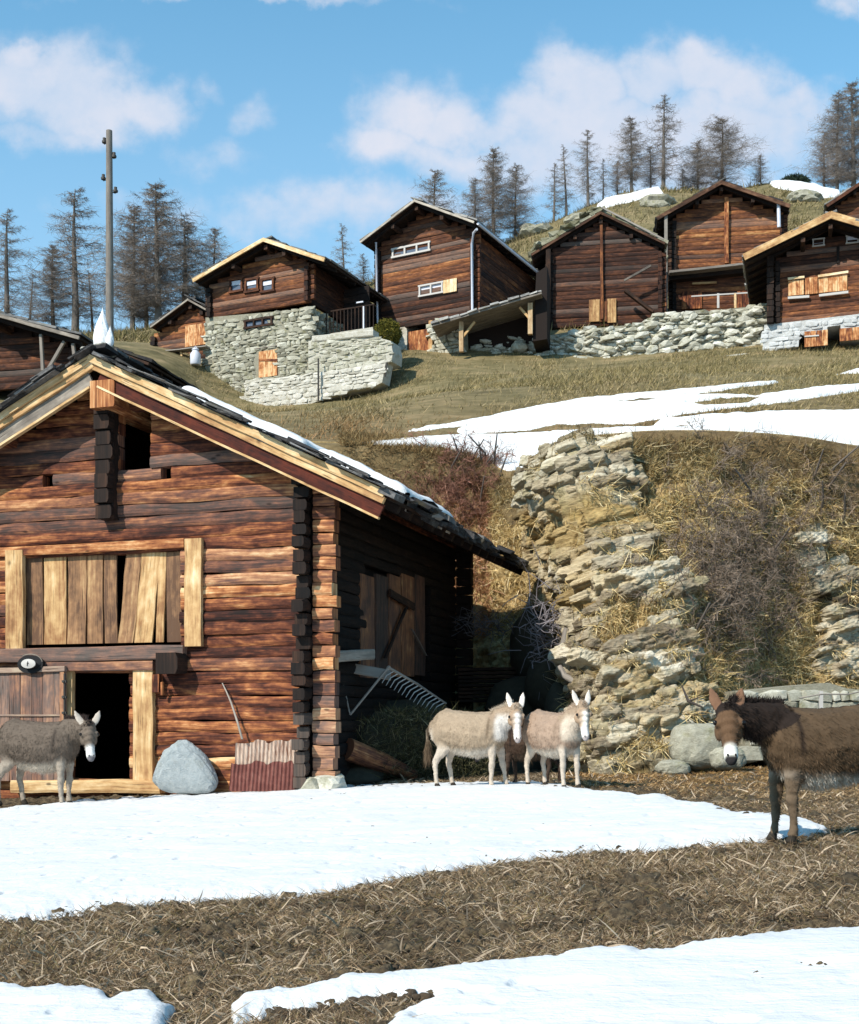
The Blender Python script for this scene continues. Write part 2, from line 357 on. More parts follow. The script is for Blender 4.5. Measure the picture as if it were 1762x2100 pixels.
def ground_mat():
    m, nt, b = new_mat('ground', .95); g = NG(nt); ob = g.N.new('ShaderNodeTexCoord').outputs['Object']; _, a, r, k = g.attr()
    # a: 0 muddy near ground .. 1 meadow ; r: patches
    n = g.noise(ob, 1.1, 5, .6); n2 = g.noise(g.map(ob,(1,1,1)), 9, 6, .7); n3 = g.noise(ob, 40, 4, .7)
    mud = g.ramp(g.m('ADD', g.m('MULTIPLY', n2, .6), g.m('MULTIPLY', n3, .4)), [(.32,(.018,.012,.007)),(.46,(.060,.042,.024)),(.57,(.14,.10,.055)),(.75,(.28,.21,.125))])
    s1 = g.noise(g.map(ob,(.25,.9,.9)), 1.0, 5, .62); s2 = g.noise(g.map(ob,(1.2,3.5,3.5)), 1.0, 5, .7)
    mead = g.ramp(g.m('ADD', g.m('MULTIPLY', s1, .55), g.m('MULTIPLY', s2, .45)), [(.32,(.055,.045,.022)),(.43,(.115,.095,.042)),(.52,(.175,.14,.068)),(.62,(.26,.19,.10)),(.76,(.36,.28,.16))])
    mead = g.mix(r, mead, g.ramp(s2, [(.3,(.06,.035,.018)),(.5,(.14,.085,.04)),(.7,(.25,.17,.08))]))
    c = g.mix(a, mud, mead); nt.links.new(c, b.inputs['Base Color'])
    g.bump(b, g.m('ADD', n2, n3), .6, .03); return m
M['ground'] = ground_mat()
def cliff_mat():
    m, nt, b = new_mat('rock_cliff', .92); g = NG(nt); ob = g.N.new('ShaderNodeTexCoord').outputs['Object']; _, rock, tone, och = g.attr()
    r1 = g.noise(g.map(ob,(.8,.8,3.5),rot=(0,-.30,0)), 2.6, 6, .7); r2 = g.noise(g.map(ob,(1.4,1.4,9),rot=(0,-.30,0)), 2.5, 6, .7); r3 = g.noise(ob, 1.2, 4, .6)
    f = g.m('ADD', g.m('ADD', g.m('MULTIPLY', r1, .45), g.m('MULTIPLY', r2, .45)), g.m('MULTIPLY', g.m('SUBTRACT', tone, .5), .42))
    rc = g.ramp(f, [(.22,(.06,.048,.032)),(.34,(.20,.165,.105)),(.47,(.38,.325,.22)),(.62,(.54,.48,.36)),(.85,(.70,.65,.55))])
    rc = g.mix(g.m('MULTIPLY', och, .8), rc, g.ramp(r1, [(.3,(.14,.085,.025)),(.6,(.38,.26,.085)),(.8,(.5,.38,.18))]))
    rc = g.mix(g.rng(r3, .5, .68, 0, .55), rc, g.ramp(r2, [(.3,(.10,.09,.045)),(.6,(.30,.25,.11)),(.8,(.42,.36,.2))]))
    s1 = g.noise(ob, 1.7, 5, .65); s2 = g.noise(g.map(ob,(2,2,.7)), 7, 5, .7)
    gc = g.ramp(g.m('ADD', g.m('MULTIPLY', s1, .5), g.m('MULTIPLY', s2, .5)), [(.28,(.07,.045,.02)),(.40,(.20,.13,.055)),(.52,(.36,.25,.11)),(.66,(.52,.40,.20)),(.8,(.62,.52,.30))])
    nt.links.new(g.mix(rock, gc, rc), b.inputs['Base Color'])
    g.bump(b, g.m('ADD', g.m('MULTIPLY', r2, 1.2), r1), .8, .06); return m
M['cliff'] = cliff_mat()

M['ground2'] = stone_mat('mossy_knoll', [(0,(.04,.035,.018)),(.45,(.12,.105,.045)),(.7,(.20,.165,.08)),(1,(.34,.31,.24))], sc=.8, mossf=.7, moss=(.10,.09,.03), bump=.9)

def slab_mat():
    m, nt, b = new_mat('bedded_rock', .92); g = NG(nt); ob = g.N.new('ShaderNodeTexCoord').outputs['Object']; _, tone, rnd, och = g.attr()
    r1 = g.noise(g.map(ob,(.8,.8,3.0),rot=(0,-.30,0)), 3.0, 6, .7); r2 = g.noise(g.map(ob,(1.5,1.5,10),rot=(0,-.30,0)), 3.5, 6, .7); r3 = g.noise(ob, 1.5, 4, .6)
    f = g.m('ADD', g.m('ADD', g.m('MULTIPLY', r1, .45), g.m('MULTIPLY', r2, .45)), g.m('MULTIPLY', g.m('SUBTRACT', tone, .5), .55))
    rc = g.ramp(f, [(.20,(.065,.048,.03)),(.35,(.19,.15,.10)),(.48,(.35,.295,.205)),(.62,(.50,.44,.325)),(.85,(.66,.60,.49))])
    rc = g.mix(g.m('MULTIPLY', och, .75), rc, g.ramp(r1, [(.3,(.20,.12,.04)),(.6,(.44,.30,.11)),(.8,(.56,.43,.22))]))
    rc = g.mix(g.rng(r3, .52, .7, 0, .5), rc, g.ramp(r2, [(.3,(.14,.12,.06)),(.6,(.36,.30,.15)),(.8,(.46,.40,.24))]))
    nt.links.new(rc, b.inputs['Base Color']); g.bump(b, g.m('ADD', r2, r1), .7, .035); return m
M['slab'] = slab_mat()
# ------------------------------------------------------------------ terrain
def P(u, v, Y): return np.array(((u-CU)/F*Y, Y, (HV-v)/F*Y))
_yt_u = [-3000, 700, 1000, 1080, 1130, 1180, 1300, 1500, 1762, 2300, 4000]
_yt_y = [36.5, 36.5, 36.0, 34.0, 31.0, 29.8, 29.5, 29.8, 30.5, 31.0, 31.0]
_yf_u = [-3000, 700, 1080, 1140, 1190, 1240, 1400, 1500, 1600, 1762, 4000]
_yf_y = [33, 33, 32, 27.5, 24.2, 22.8, 22.8, 24.0, 25.6, 26.5, 27]
_vt_u = [-3000, 600, 700, 760, 880, 960, 1000, 1040, 1080, 1100, 1150, 1200, 1350, 1500, 1600, 1650, 1700, 1762, 2200, 2700, 4000]
_vt_v = [960, 915, 912, 922, 922, 938, 955, 968, 958, 938, 920, 897, 888, 889, 894, 901, 912, 917, 940, 960, 980]
Yt = lambda u: np.interp(u, _yt_u, _yt_y)
Yf = lambda u: np.interp(u, _yf_u, _yf_y)
Vt = lambda u: np.interp(u, _vt_u, _vt_v)
def zlow(x, y):
    z = -1.25+0.04*np.clip(x, -14, 12)+0.10*np.exp(-((x-1.0)/3)**2-((y-18.8)/2.6)**2)
    return z+0.05*(fbm(x*.7, y*.7, 4, 2)-.5)
_cp = []
for u in (-2500, -1200, -300, 300, 700, 880, 960, 1040, 1100, 1200, 1350, 1500, 1650, 1762, 2200, 3000, 3800):
    _cp.append((u, float(Vt(u)), float(Yt(u))))
_cp += [(u, v, 42) for u, v in ((-1000,880),(0,850),(400,850),(700,852),(881,822),(1100,806),(1300,800),(1500,795),(1762,800),(2400,800))]
_cp += [(-800,800,50),(0,765,50),(345,752,56),(430,838,55.5),(600,842,55),(700,822,55),(800,770,56),(830,730,57),(900,730,57.5),(1000,738,57),(1150,742,57),(1300,734,57),(1450,722,57),(1560,716,56),(1762,702,56),(2400,690,56)]
_cp += [(-800,740,66),(0,720,66),(345,700,66),(540,700,66),(870,690,66),(1130,662,64.5),(1250,660,64.5),(1450,640,68),(1700,640,62),(2400,600,66)]
_cp += [(-1200,690,80),(0,685,80),(200,685,80),(400,668,80),(600,640,82),(870,560,86),(1000,520,88),(1100,480,92),(1230,420,95),(1340,396,95),(1450,400,97),(1600,376,97),(1700,396,97),(1762,402,97),(2400,380,97)]
_q = [P(u,v,y) for u,v,y in _cp]
_q += [np.array((x, 130., z)) for x, z in ((-120,33),(-60,31),(-30,31),(0,36),(20,41),(40,45),(80,48),(140,50))]
_q += [np.array((x, 400., z)) for x, z in ((-400,28),(-150,30),(0,34),(150,40),(400,45))]
_q = np.array(_q)
def _tps(d2): return 0.5*d2*np.log(d2+1e-9)
_n = len(_q); _S = 40.0
_xy = _q[:, :2]/_S
_K = _tps(((_xy[:,None]-_xy[None])**2).sum(-1))+np.eye(_n)*2e-4
_A = np.zeros((_n+3,_n+3)); _A[:_n,:_n] = _K; _A[:_n,_n] = 1; _A[:_n,_n+1:] = _xy; _A[_n,:_n] = 1; _A[_n+1:,:_n] = _xy.T
_w = np.linalg.solve(_A, np.concatenate([_q[:,2], np.zeros(3)]))
def zhigh(x, y):
    x = np.asarray(x, float); y = np.asarray(y, float); sh = np.broadcast(x, y).shape
    x = np.broadcast_to(x, sh).ravel(); y = np.broadcast_to(y, sh).ravel(); out = np.empty(len(x))
    for i in range(0, len(x), 20000):
        q = np.stack([x[i:i+20000], y[i:i+20000]], 1)/_S
        d2 = ((q[:,None]-_xy[None])**2).sum(-1)
        out[i:i+20000] = _tps(d2) @ _w[:_n]+_w[_n]+q @ _w[_n+1:]
    z = out.reshape(sh); xr = x.reshape(sh); yr = y.reshape(sh)
    am = np.interp(yr, [30,40,70,90], [.18,.35,.7,1.6])
    return z+am*(fbm(xr*.22, yr*.22, 4, 5)-.5)
def terrain(x, y):
    x = np.asarray(x, float); y = np.asarray(y, float)
    u = CU+F*x/np.maximum(y, .5); t = sst(-1.1, -.35, y-Yt(u))
    return zlow(x, y)*(1-t)+zhigh(x, y)*t
def hit(u, v, y0=4.0, y1=140.0, n=1500):
    Y = np.geomspace(y0, y1, n); x = (u-CU)/F*Y; z = (HV-v)/F*Y
    k = np.argmax(terrain(x, Y) >= z)
    return np.array((x[k], Y[k], z[k]))
def gz(x, y): return float(terrain(np.array([x]), np.array([y]))[0])

def grid_faces(nr, nc, keep=None):
    i, j = np.meshgrid(np.arange(nr-1), np.arange(nc-1), indexing='ij')
    a = i*nc+j; f = np.stack([a, a+1, a+nc+1, a+nc], -1)
    return f[keep] if keep is not None else f.reshape(-1, 4)

def sdist(u, v, poly):
    """signed distance in frame pixels to a polygon, positive inside"""
    poly = np.array(poly, float); d = np.full(u.shape, 1e9); ins = np.zeros(u.shape, bool); n = len(poly)
    for i in range(n):
        ax, ay = poly[i]; bx, by = poly[(i+1) % n]; ex, ey = bx-ax, by-ay
        t = np.clip(((u-ax)*ex+(v-ay)*ey)/(ex*ex+ey*ey+1e-9), 0, 1)
        d = np.minimum(d, np.hypot(u-ax-t*ex, v-ay-t*ey))
        c = ((ay > v) != (by > v)) & (u < (bx-ax)*(v-ay)/((by-ay) if abs(by-ay) > 1e-9 else 1e-9)+ax)
        ins ^= c
    return np.where(ins, d, -d)

def zz(pts, ox=0, oy=0, s=1.0): return [(ox+x*s, oy+y*s) for x, y in pts]
SNOW_MAIN = [(-700,1690),(-300,1680),(0,1660),(200,1641),(400,1629),(640,1614),(800,1609),(1000,1603),(1090,1602),(1140,1608),(1200,1620),(1290,1630),(1350,1632),(1400,1645),(1440,1647),(1500,1663),(1560,1671),(1600,1674),(1640,1680),(1690,1697),(1698,1706),(1640,1724),(1580,1729),(1500,1738),(1350,1751),(1200,1756),(1080,1772),(1000,1783),(850,1805),(700,1835),(600,1850),(500,1853),(350,1861),(200,1873),(100,1885),(0,1896),(-300,1925),(-700,1960)]
SNOW_BL = [(-900,2000),(-100,2030),(0,2036),(50,2043),(115,2038),(170,2038),(215,2051),(225,2066),(280,2051),(310,2053),(325,2068),(342,2079),(362,2080),(352,2100),(340,2150),(300,2400),(-900,2600)]
SNOW_BR = [(472,2076),(500,2056),(535,2046),(600,2041),(665,2026),(710,2011),(800,2006),(881,1998),(971,1986),(1046,1981),(1206,1957),(1281,1953),(1316,1961),(1376,1958),(1406,1946),(1546,1928),(1621,1916),(1731,1908),(1762,1912),(2600,1860),(2600,2700),(440,2700),(480,2150)]
MUD_HOLE = [(490,2120),(560,2097),(640,2086),(700,2078),(740,2066),(780,2056),(830,2060),(884,2060),(850,2078),(812,2092),(790,2120),(700,2200),(500,2220)]
U1 = zz([(215,385),(440,350),(700,295),(860,270),(1180,240),(1480,212),(1500,218),(1340,235),(1180,262),(1430,262),(1620,235),(1762,225),(2600,190),(2600,215),(1762,245),(1700,255),(1500,285),(1350,300),(1200,320),(1060,345),(1000,355),(740,358),(640,378),(420,392),(405,380),(440,370),(580,350),(420,364)],692,653,.607)
U1H = zz([(1180,288),(1300,268),(1440,264),(1390,290),(1240,298)],692,653,.607)
U1I = zz([(850,287),(1050,268),(1130,271),(1000,283)],692,653,.607)
U2 = zz([(-400,440),(50,425),(300,405),(600,395),(850,380),(1060,370),(1100,345),(1250,330),(1500,320),(1762,315),(2800,290),(2800,520),(1762,470),(1640,450),(1540,420),(1450,415),(1300,415),(1100,418),(900,420),(800,440),(700,480),(640,530),(560,550),(520,515),(450,470),(350,444),(200,439),(60,442),(-400,470)],692,653,.607)
U2I = zz([(1590,343),(1640,339),(1690,342),(1640,347)],692,653,.607)
U2J = zz([(1070,370),(1160,362),(1240,364),(1150,372)],692,653,.607)
U2K = zz([(540,478),(640,474),(650,484),(560,487)],692,653,.607)
U3 = zz([(1675,192),(1762,172),(2300,150),(2300,170),(1762,186)],692,653,.607)

def snow_sheet(name, polys, holes, u0, u1, nu, y0, y1, ny, thick, ramp_px, nz_amp, label=None):
    Y = np.geomspace(y0, y1, ny)[:, None]; U = np.linspace(u0, u1, nu)[None]
    Yg = np.broadcast_to(Y, (ny, nu)); Ug = np.broadcast_to(U, (ny, nu)); X = (Ug-CU)/F*Yg
    Zt = terrain(X, Yg); Vp = HV-F*Zt/Yg
    jit = (fbm(Ug*.035, Vp*.06, 4, 9)-.5)*2*nz_amp+(fbm(Ug*.12, Vp*.16, 2, 4)-.5)*nz_amp*.5
    sd = np.full(X.shape, -1e9)
    for p in polys: sd = np.maximum(sd, sdist(Ug, Vp, p))
    for p in holes: sd = np.minimum(sd, -sdist(Ug, Vp, p))
    sd = sd+jit
    if y0 > 25: sd = np.minimum(sd, (Yg-Yt(Ug)-.15)*14)
    t = np.clip(sd/ramp_px, 0, 1); prof = np.sqrt(1-(1-t)**2)
    und = thick*.7*(fbm(X*.6, Yg*.6, 4, 12)-.5)+thick*.28*(fbm(X*2.6, Yg*2.6, 3, 13)-.5)-.020*sst(.72,.84,fbm(X*4.5,Yg*4.5,2,33))
    h = np.where(sd > 0, prof*(thick+und)+.004, -0.06+0*sd)
    h = np.where((sd <= 0) & (sd > -2.5), -0.02, h)
    Z = Zt+h
    ok = sd > -3
    keep = ok[:-1,:-1] & ok[1:,:-1] & ok[:-1,1:] & ok[1:,1:]
    V = np.stack([X, Yg, Z], -1).reshape(-1, 3); f = grid_faces(ny, nu, keep)
    used = np.unique(f); re = np.full(len(V), -1); re[used] = np.arange(len(used))
    o = np_mesh(name, V[used], re[f], M['snow'], smooth=True); tag(o, label, kind='structure'); return o

# ground sheet, one polar grid out to the horizon
def build_ground():
    ys = np.concatenate([np.geomspace(1.5, 14, 420)[:-1], np.geomspace(14, 60, 400)[:-1], np.geomspace(60, 130, 170)[:-1], np.geomspace(130, 1500, 30)])
    us = np.concatenate([np.linspace(-6000, -500, 40)[:-1], np.linspace(-500, 2300, 620)[:-1], np.linspace(2300, 8000, 40)])
    Y = np.broadcast_to(ys[:,None], (len(ys), len(us))); U = np.broadcast_to(us[None], Y.shape); X = (U-CU)/F*Y
    Z = terrain(X, Y)
    near = 1-sst(20, 30, Y)
    cl = fbm(X*5, Y*5, 4, 21)-.5; cl2 = np.abs(fbm(X*13, Y*13, 3, 22)-.5)
    Z = Z+near*(.09*cl-.09*cl2+.05*sst(.55,.75,fbm(X*9,Y*9,3,23)))+(1-near)*.05*cl*(Y < 70)
    far = sst(150, 1400, Y); Z = Z*(1-far)-60*far
    a = sst(26, 30, Y); r = (1-sst(31, 46, Y+(fbm(X*.3,Y*.3,3,4)-.5)*9))*.75
    gr = sst(.5, .62, fbm(X*.5, Y*.5, 3, 31))*.8*(1-a)
    col = np.stack([np.clip(a+gr*.0+0*X, 0, 1), r, 0*X], -1).reshape(-1, 3)
    o = np_mesh('ground', np.stack([X, Y, Z], -1).reshape(-1, 3), grid_faces(*Y.shape), M['ground'], col=col, smooth=True)
    tag(o, kind='structure')
build_ground()
snow_sheet('snow', [SNOW_MAIN, SNOW_BL, SNOW_BR], [MUD_HOLE], -700, 2500, 900, 3.0, 23.5, 700, .075, 34, 6)
snow_sheet('snow', [U1, U3], [U1H, U1I], 600, 2500, 700, 31, 62, 420, .10, 4, 2.2)
snow_sheet('snow', [U2], [U2I, U2J, U2K], 350, 2600, 700, 29.5, 46, 360, .12, 4, 2.2)
snow_sheet('snow', [[(1222,424),(1240,410),(1290,400),(1352,386),(1360,398),(1320,408),(1270,418),(1235,430)]], [], 1150, 1450, 160, 76, 104, 220, .25, 3, 2)
snow_sheet('snow', [[(1566,366),(1600,370),(1660,378),(1722,390),(1725,404),(1690,406),(1640,394),(1590,384)]], [], 1500, 1800, 160, 76, 108, 220, .25, 3, 2)
# snow lying on the crest behind the chalets
SN4 = [(1225,412),(1240,408),(1290,400),(1350,388),(1356,396),(1300,408),(1260,418),(1232,424)]
SN5 = [(1572,368),(1600,372),(1660,378),(1720,390),(1722,402),(1690,404),(1640,390),(1600,386)]

# ------------------------------------------------------------------ rock cliff and grassy bank
ROCK = [[(1078,1000),(1100,948),(1180,925),(1250,930),(1296,958),(1312,1010),(1302,1062),(1258,1080),(1306,1105),(1306,1150),(1325,1190),(1392,1186),(1408,1262),(1362,1290),(1300,1262),(1240,1285),(1222,1330),(1225,1400),(1300,1330),(1390,1306),(1420,1380),(1430,1500),(1400,1600),(1180,1610),(1190,1450),(1150,1300),(1110,1180),(1070,1110),(1092,1060)],
        [(1640,1150),(1700,1130),(1740,1190),(1780,1200),(1780,1400),(1700,1400),(1670,1330),(1690,1260)],[(1640,1090),(1690,1080),(1690,1110),(1650,1118)],[(1400,1480),(1470,1440),(1560,1480),(1590,1580),(1360,1590)],
        [(795,952),(840,944),(872,965),(830,985)]]
def cliff_point(u, v):
    """smooth depth of the bank at a frame position (no displacement)"""
    vf = HV+F*1.12/Yf(u); s = np.clip((vf-v)/(vf-Vt(u)), 0, 1.0)
    pw = np.interp(u, [1080,1200,1450,1560,1762], [1.0,1.25,1.1,.62,.5])
    return Yf(u)+(Yt(u)-Yf(u))*s**pw, s
def rockmask(u, v):
    m = np.full(np.shape(u), -1e9)
    for p in ROCK: m = np.maximum(m, sdist(u, v, p))
    m = m+(fbm(u*.03, v*.03, 4, 40)-.5)*46
    return sst(-6, 8, m)
def cliff_disp(u, v):
    rk = rockmask(u, v)
    w = (fbm(u*.010, v*.010, 3, 41)-.5)*80+(fbm(u*.04, v*.04, 3, 42)-.5)*14
    tot = 0; wt = 0
    for per, ln, amp, sd_ in ((60., 170., .42, 1), (26., 120., .22, 2), (13., 90., .07, 3)):
        q = (v+.30*(u-1100)+w*.6)/per; li = np.floor(q); fq = q-li
        p = (u-.35*v+w*.4)/(ln*(.5+1.1*hsh(li, 9., sd_)))+hsh(li, 1., sd_+3)*7; bi = np.floor(p); fp = p-bi
        blk = hsh(li, bi, 11+sd_)
        # slabs lean out at the top of each bed and are undercut below, with ragged joints
        t = blk*.75+.25*hsh(li, 3., 7+sd_)+.35*(1-fq)*(hsh(bi, li, 5.)-.2)
        jt = np.minimum(np.minimum(fp, 1-fp)*ln/3.0, 1); bd = np.minimum(fq*per/2.2, 1)
        t = t-.30*(1-jt)*(hsh(bi,li,8.) > .4)-.28*(1-bd)*(hsh(li,bi,9.) > .35)
        tot = tot+amp*t
        if sd_ == 2: lay = blk
        if sd_ == 3: bl3 = blk
    rough = fbm(u*.05, v*.12, 5, 44)-.5
    d = tot+.18*rough-.25
    grs = .60*(fbm(u*.018, v*.018, 4, 46)-.5)+.26*(fbm(u*.09, v*.09, 3, 47)-.5)
    d = rk*d+(1-rk)*grs
    notch = -1.3*np.exp(-((u-1078)/9)**2)*sst(960, 985, v)*(1-sst(1050, 1075, v))
    notch = notch-.9*np.exp(-((u-1312)/10)**2)*sst(965, 985, v)*(1-sst(1040, 1070, v))
    bul = .9*np.exp(-((u-1190)/90)**2-((v-1020)/90)**2)+.5*np.exp(-((u-1300)/120)**2-((v-1230)/60)**2)
    return d+notch+bul, rk, lay, bl3
def cliff_base(u, v):
    Y, s = cliff_point(u, v); return np.stack([(u-CU)/F*Y, Y, (HV-v)/F*Y], -1), s
def cliff_xyz(u, v, off=0.0):
    p, s = cliff_base(u, v); a, _ = cliff_base(u+6., v); b, _ = cliff_base(u, v-6.)
    n = np.cross(a-p, b-p); n = n/(np.linalg.norm(n, axis=-1, keepdims=True)+1e-9); n = np.where((n[...,1:2] > 0), -n, n)
    n = n*.8+np.array((0,-.25,.12)); d, rk, blk, lay = cliff_disp(u, v)
    fade = sst(0, .04, s)*(1-sst(.955, 1.0, s))
    return p+n*((d*fade+off)[...,None]), rk, blk, lay, s
def build_cliff():
    us = np.concatenate([np.linspace(560, 1800, 760)[:-1], np.linspace(1800, 3200, 200)]); nr = 520
    U = np.broadcast_to(us[None], (nr, len(us))); T = np.broadcast_to(np.linspace(-.02, 1.03, nr)[:,None], U.shape)
    vf = HV+F*1.12/Yf(U); V_ = vf+(Vt(U)-vf)*np.minimum(T, 1)
    p, rk, blk, lay, s = cliff_xyz(U, V_)
    # tuck the last rows into the meadow behind
    k = sst(.97, 1.0, T); ye = Yt(U)+np.maximum(T-1, 0)*34; p[...,1] = p[...,1]*(1-k)+ye*k
    zt = terrain((U-CU)/F*p[...,1], np.maximum(p[...,1], Yt(U)))+.03-np.maximum(T-1, 0)*5; p[...,2] = p[...,2]*(1-k)+zt*k; p[...,0] = p[...,0]*(1-k)+(U-CU)/F*p[...,1]*k
    och = sst(.52, .70, fbm(U*.014, V_*.02, 4, 60))*.8; och = np.maximum(och, np.exp(-((U-1205)/75)**2-((V_-1082)/26)**2)*1.0)
    och = np.maximum(och, np.exp(-((U-1500)/110)**2-((V_-1560)/28)**2)*.8)
    col = np.stack([rk, .5*blk+.5*lay, och], -1).reshape(-1, 3)
    o = np_mesh('rock_cliff', p.reshape(-1,3), grid_faces(*U.shape), M['cliff'], col=col, smooth=False)
    tag(o, kind='structure')
build_cliff()

def rock_slabs():
    """hard edged beds of rock: tilted slabs keyed into the face, following its dip"""
    mb = MB(); row = 0; v = 905.
    while v < 1600:
        per = R.choice((7,9,11,13,16,21)); u = 1050+R.uniform(0,60)
        while u < 1800:
            w = per*R.uniform(1.5,5.0); uc = u+w/2; vc = v-.30*(uc-1100)+R.uniform(-2,2)+26*float(fbm(uc*.012, v*.012, 2, 51)-.5)*2
            u += w*R.uniform(.9,1.0)
            if not (880 < vc < 1600): continue
            U = np.array([uc, uc]); Vv = np.array([vc, vc]); p, rk, _, _, s_ = cliff_xyz(U, Vv); vt = float(Vt(uc)); vf = HV+F*1.12/float(Yf(uc))
            if rk[0] < .42 or vc < vt+12 or vc > vf-4 or R.random() < .07: continue
            b0, _ = cliff_base(np.array([uc, uc+8, uc]), np.array([vc, vc-2.4, vc-8])); a = b0[1]-b0[0]; a /= np.linalg.norm(a); up = b0[2]-b0[0]; n = np.cross(a, up); n /= np.linalg.norm(n)
            if n[1] > 0: n = -n
            n = n*.75+np.array((-.05,-.45,.1)); n -= a*(n@a); n /= np.linalg.norm(n); c_ = np.cross(n, a); c_ = c_ if c_[2] > 0 else -c_
            px = F/b0[0][1]; hw = w/px/2*1.28*math.sqrt(1+.09); hh = per/px/2*1.38; dp = R.uniform(.12,.42)
            out = R.choice((-.03,0,.02,.05,.09,.15))*R.uniform(.6,1.1)
            an = R.gauss(0,.05); a2 = a*math.cos(an)+c_*math.sin(an); c2 = c_*math.cos(an)-a*math.sin(an)
            och = float(np.clip(np.exp(-((uc-1205)/75)**2-((vc-1082)/28)**2)+sst(.55,.7,fbm(np.array(uc*.014),np.array(vc*.02),4,60))*.7, 0, 1))
            ctr = p[0]+n*(out-dp*.5); k = len(mb.v); jt = min(hh,hw)*.38
            mb.box(ctr, (hw, hh, dp), float(np.clip(R.gauss(.5,.24),0,1)), och, (a2, c2, n), jit=jt)
        v += per*.97
    o = mb.build('rock_cliff', M['slab'], None); tag(o, kind='structure')
    # weld the beds into one craggy skin, then chip and roughen it
    old = np.array(mb.v); oc = np.array(mb.c); ctr = old.reshape(-1,8,3).mean(1); cc_ = oc.reshape(-1,8,3)[:,0]
    rm = o.modifiers.new('r','REMESH'); rm.mode = 'VOXEL'; rm.voxel_size = .028
    me = bpy.data.meshes.new_from_object(o.evaluated_get(bpy.context.evaluated_depsgraph_get())); n = len(me.vertices)
    co = np.empty(n*3, np.float32); me.vertices.foreach_get('co', co); co = co.reshape(-1,3).astype(float); nr = np.empty(n*3, np.float32); me.vertices.foreach_get('normal', nr); nr = nr.reshape(-1,3)
    q = co[:,2]+.30*co[:,0]*-1.0
    d = .08*(fbm(co[:,0]*1.3+co[:,1]*.7, q*2.2, 4, 130)-.5)+.07*(np.abs(fbm(co[:,0]*3+co[:,1]*2, q*9, 3, 131)-.5)*-2+.4)+.05*(fbm(co[:,0]*9+co[:,1]*5, q*22, 2, 132)-.5)
    co = co+nr*d[:,None]; me.vertices.foreach_set('co', co.astype(np.float32).ravel())
    col = np.ones((n,4), np.float32)
    for i in range(0, n, 4000):
        k = np.argmin(((co[i:i+4000,None]-ctr[None])**2*np.array((1,1,6.))).sum(-1), 1); col[i:i+4000,:3] = cc_[k]
    for a_ in list(me.color_attributes): me.color_attributes.remove(a_)
    ca = me.color_attributes.new('Col','FLOAT_COLOR','POINT'); ca.data.foreach_set('color', col.ravel())
    me.polygons.foreach_set('use_smooth', np.zeros(len(me.polygons), bool)); me.materials.clear(); me.materials.append(M['slab']); me.update()
    o.modifiers.clear(); o.data = me
rock_slabs()

# ------------------------------------------------------------------ grass blades (numpy strips)
def blades(name, base, dirv, length, width, colr, seg=3, curl=.5, lift=0.0, mat=None, parent=None, side=None):
    n = len(base); d = dirv/np.linalg.norm(dirv, axis=1, keepdims=True)
    if side is None:
        rv = RN.normal(size=(n,3)); side = np.cross(d, rv)
    side = side/(np.linalg.norm(side, axis=1, keepdims=True)+1e-9)
    bend = RN.normal(size=(n,3))*curl; V = np.empty((n, seg*2+1, 3)); 
    for k in range(seg+1):
        t = k/seg; c = base+d*(length*t)[:,None]+bend*(length*t*t*.5)[:,None]; c[:,2] += lift*length*4*t*(1-t)
        if k < seg:
            w = (width*(1-t*.7)*.5)[:,None]; V[:,2*k] = c-side*w; V[:,2*k+1] = c+side*w
        else: V[:,2*seg] = c
    idx = np.arange(n)[:,None]*(2*seg+1); F_ = []
    for k in range(seg-1):
        a = 2*k; F_.append(np.stack([idx[:,0]+a, idx[:,0]+a+1, idx[:,0]+a+3], 1)); F_.append(np.stack([idx[:,0]+a, idx[:,0]+a+3, idx[:,0]+a+2], 1))
    a = 2*(seg-1); F_.append(np.stack([idx[:,0]+a, idx[:,0]+a+1, idx[:,0]+a+2], 1))
    col = np.repeat(colr, 2*seg+1, axis=0)
    return np_mesh(name, V.reshape(-1,3), np.concatenate(F_), mat or M['blade'], parent, col=col)

def pal(n, cols, var=.25):
    cols = np.array(cols); c = cols[RN.integers(0, len(cols), n)]; return c*(1+RN.uniform(-var, var, (n,1)))

def near_snow(u, v):
    sd = np.maximum(np.maximum(sdist(u, v, SNOW_MAIN), sdist(u, v, SNOW_BL)), sdist(u, v, SNOW_BR))
    return np.minimum(sd, -sdist(u, v, MUD_HOLE))

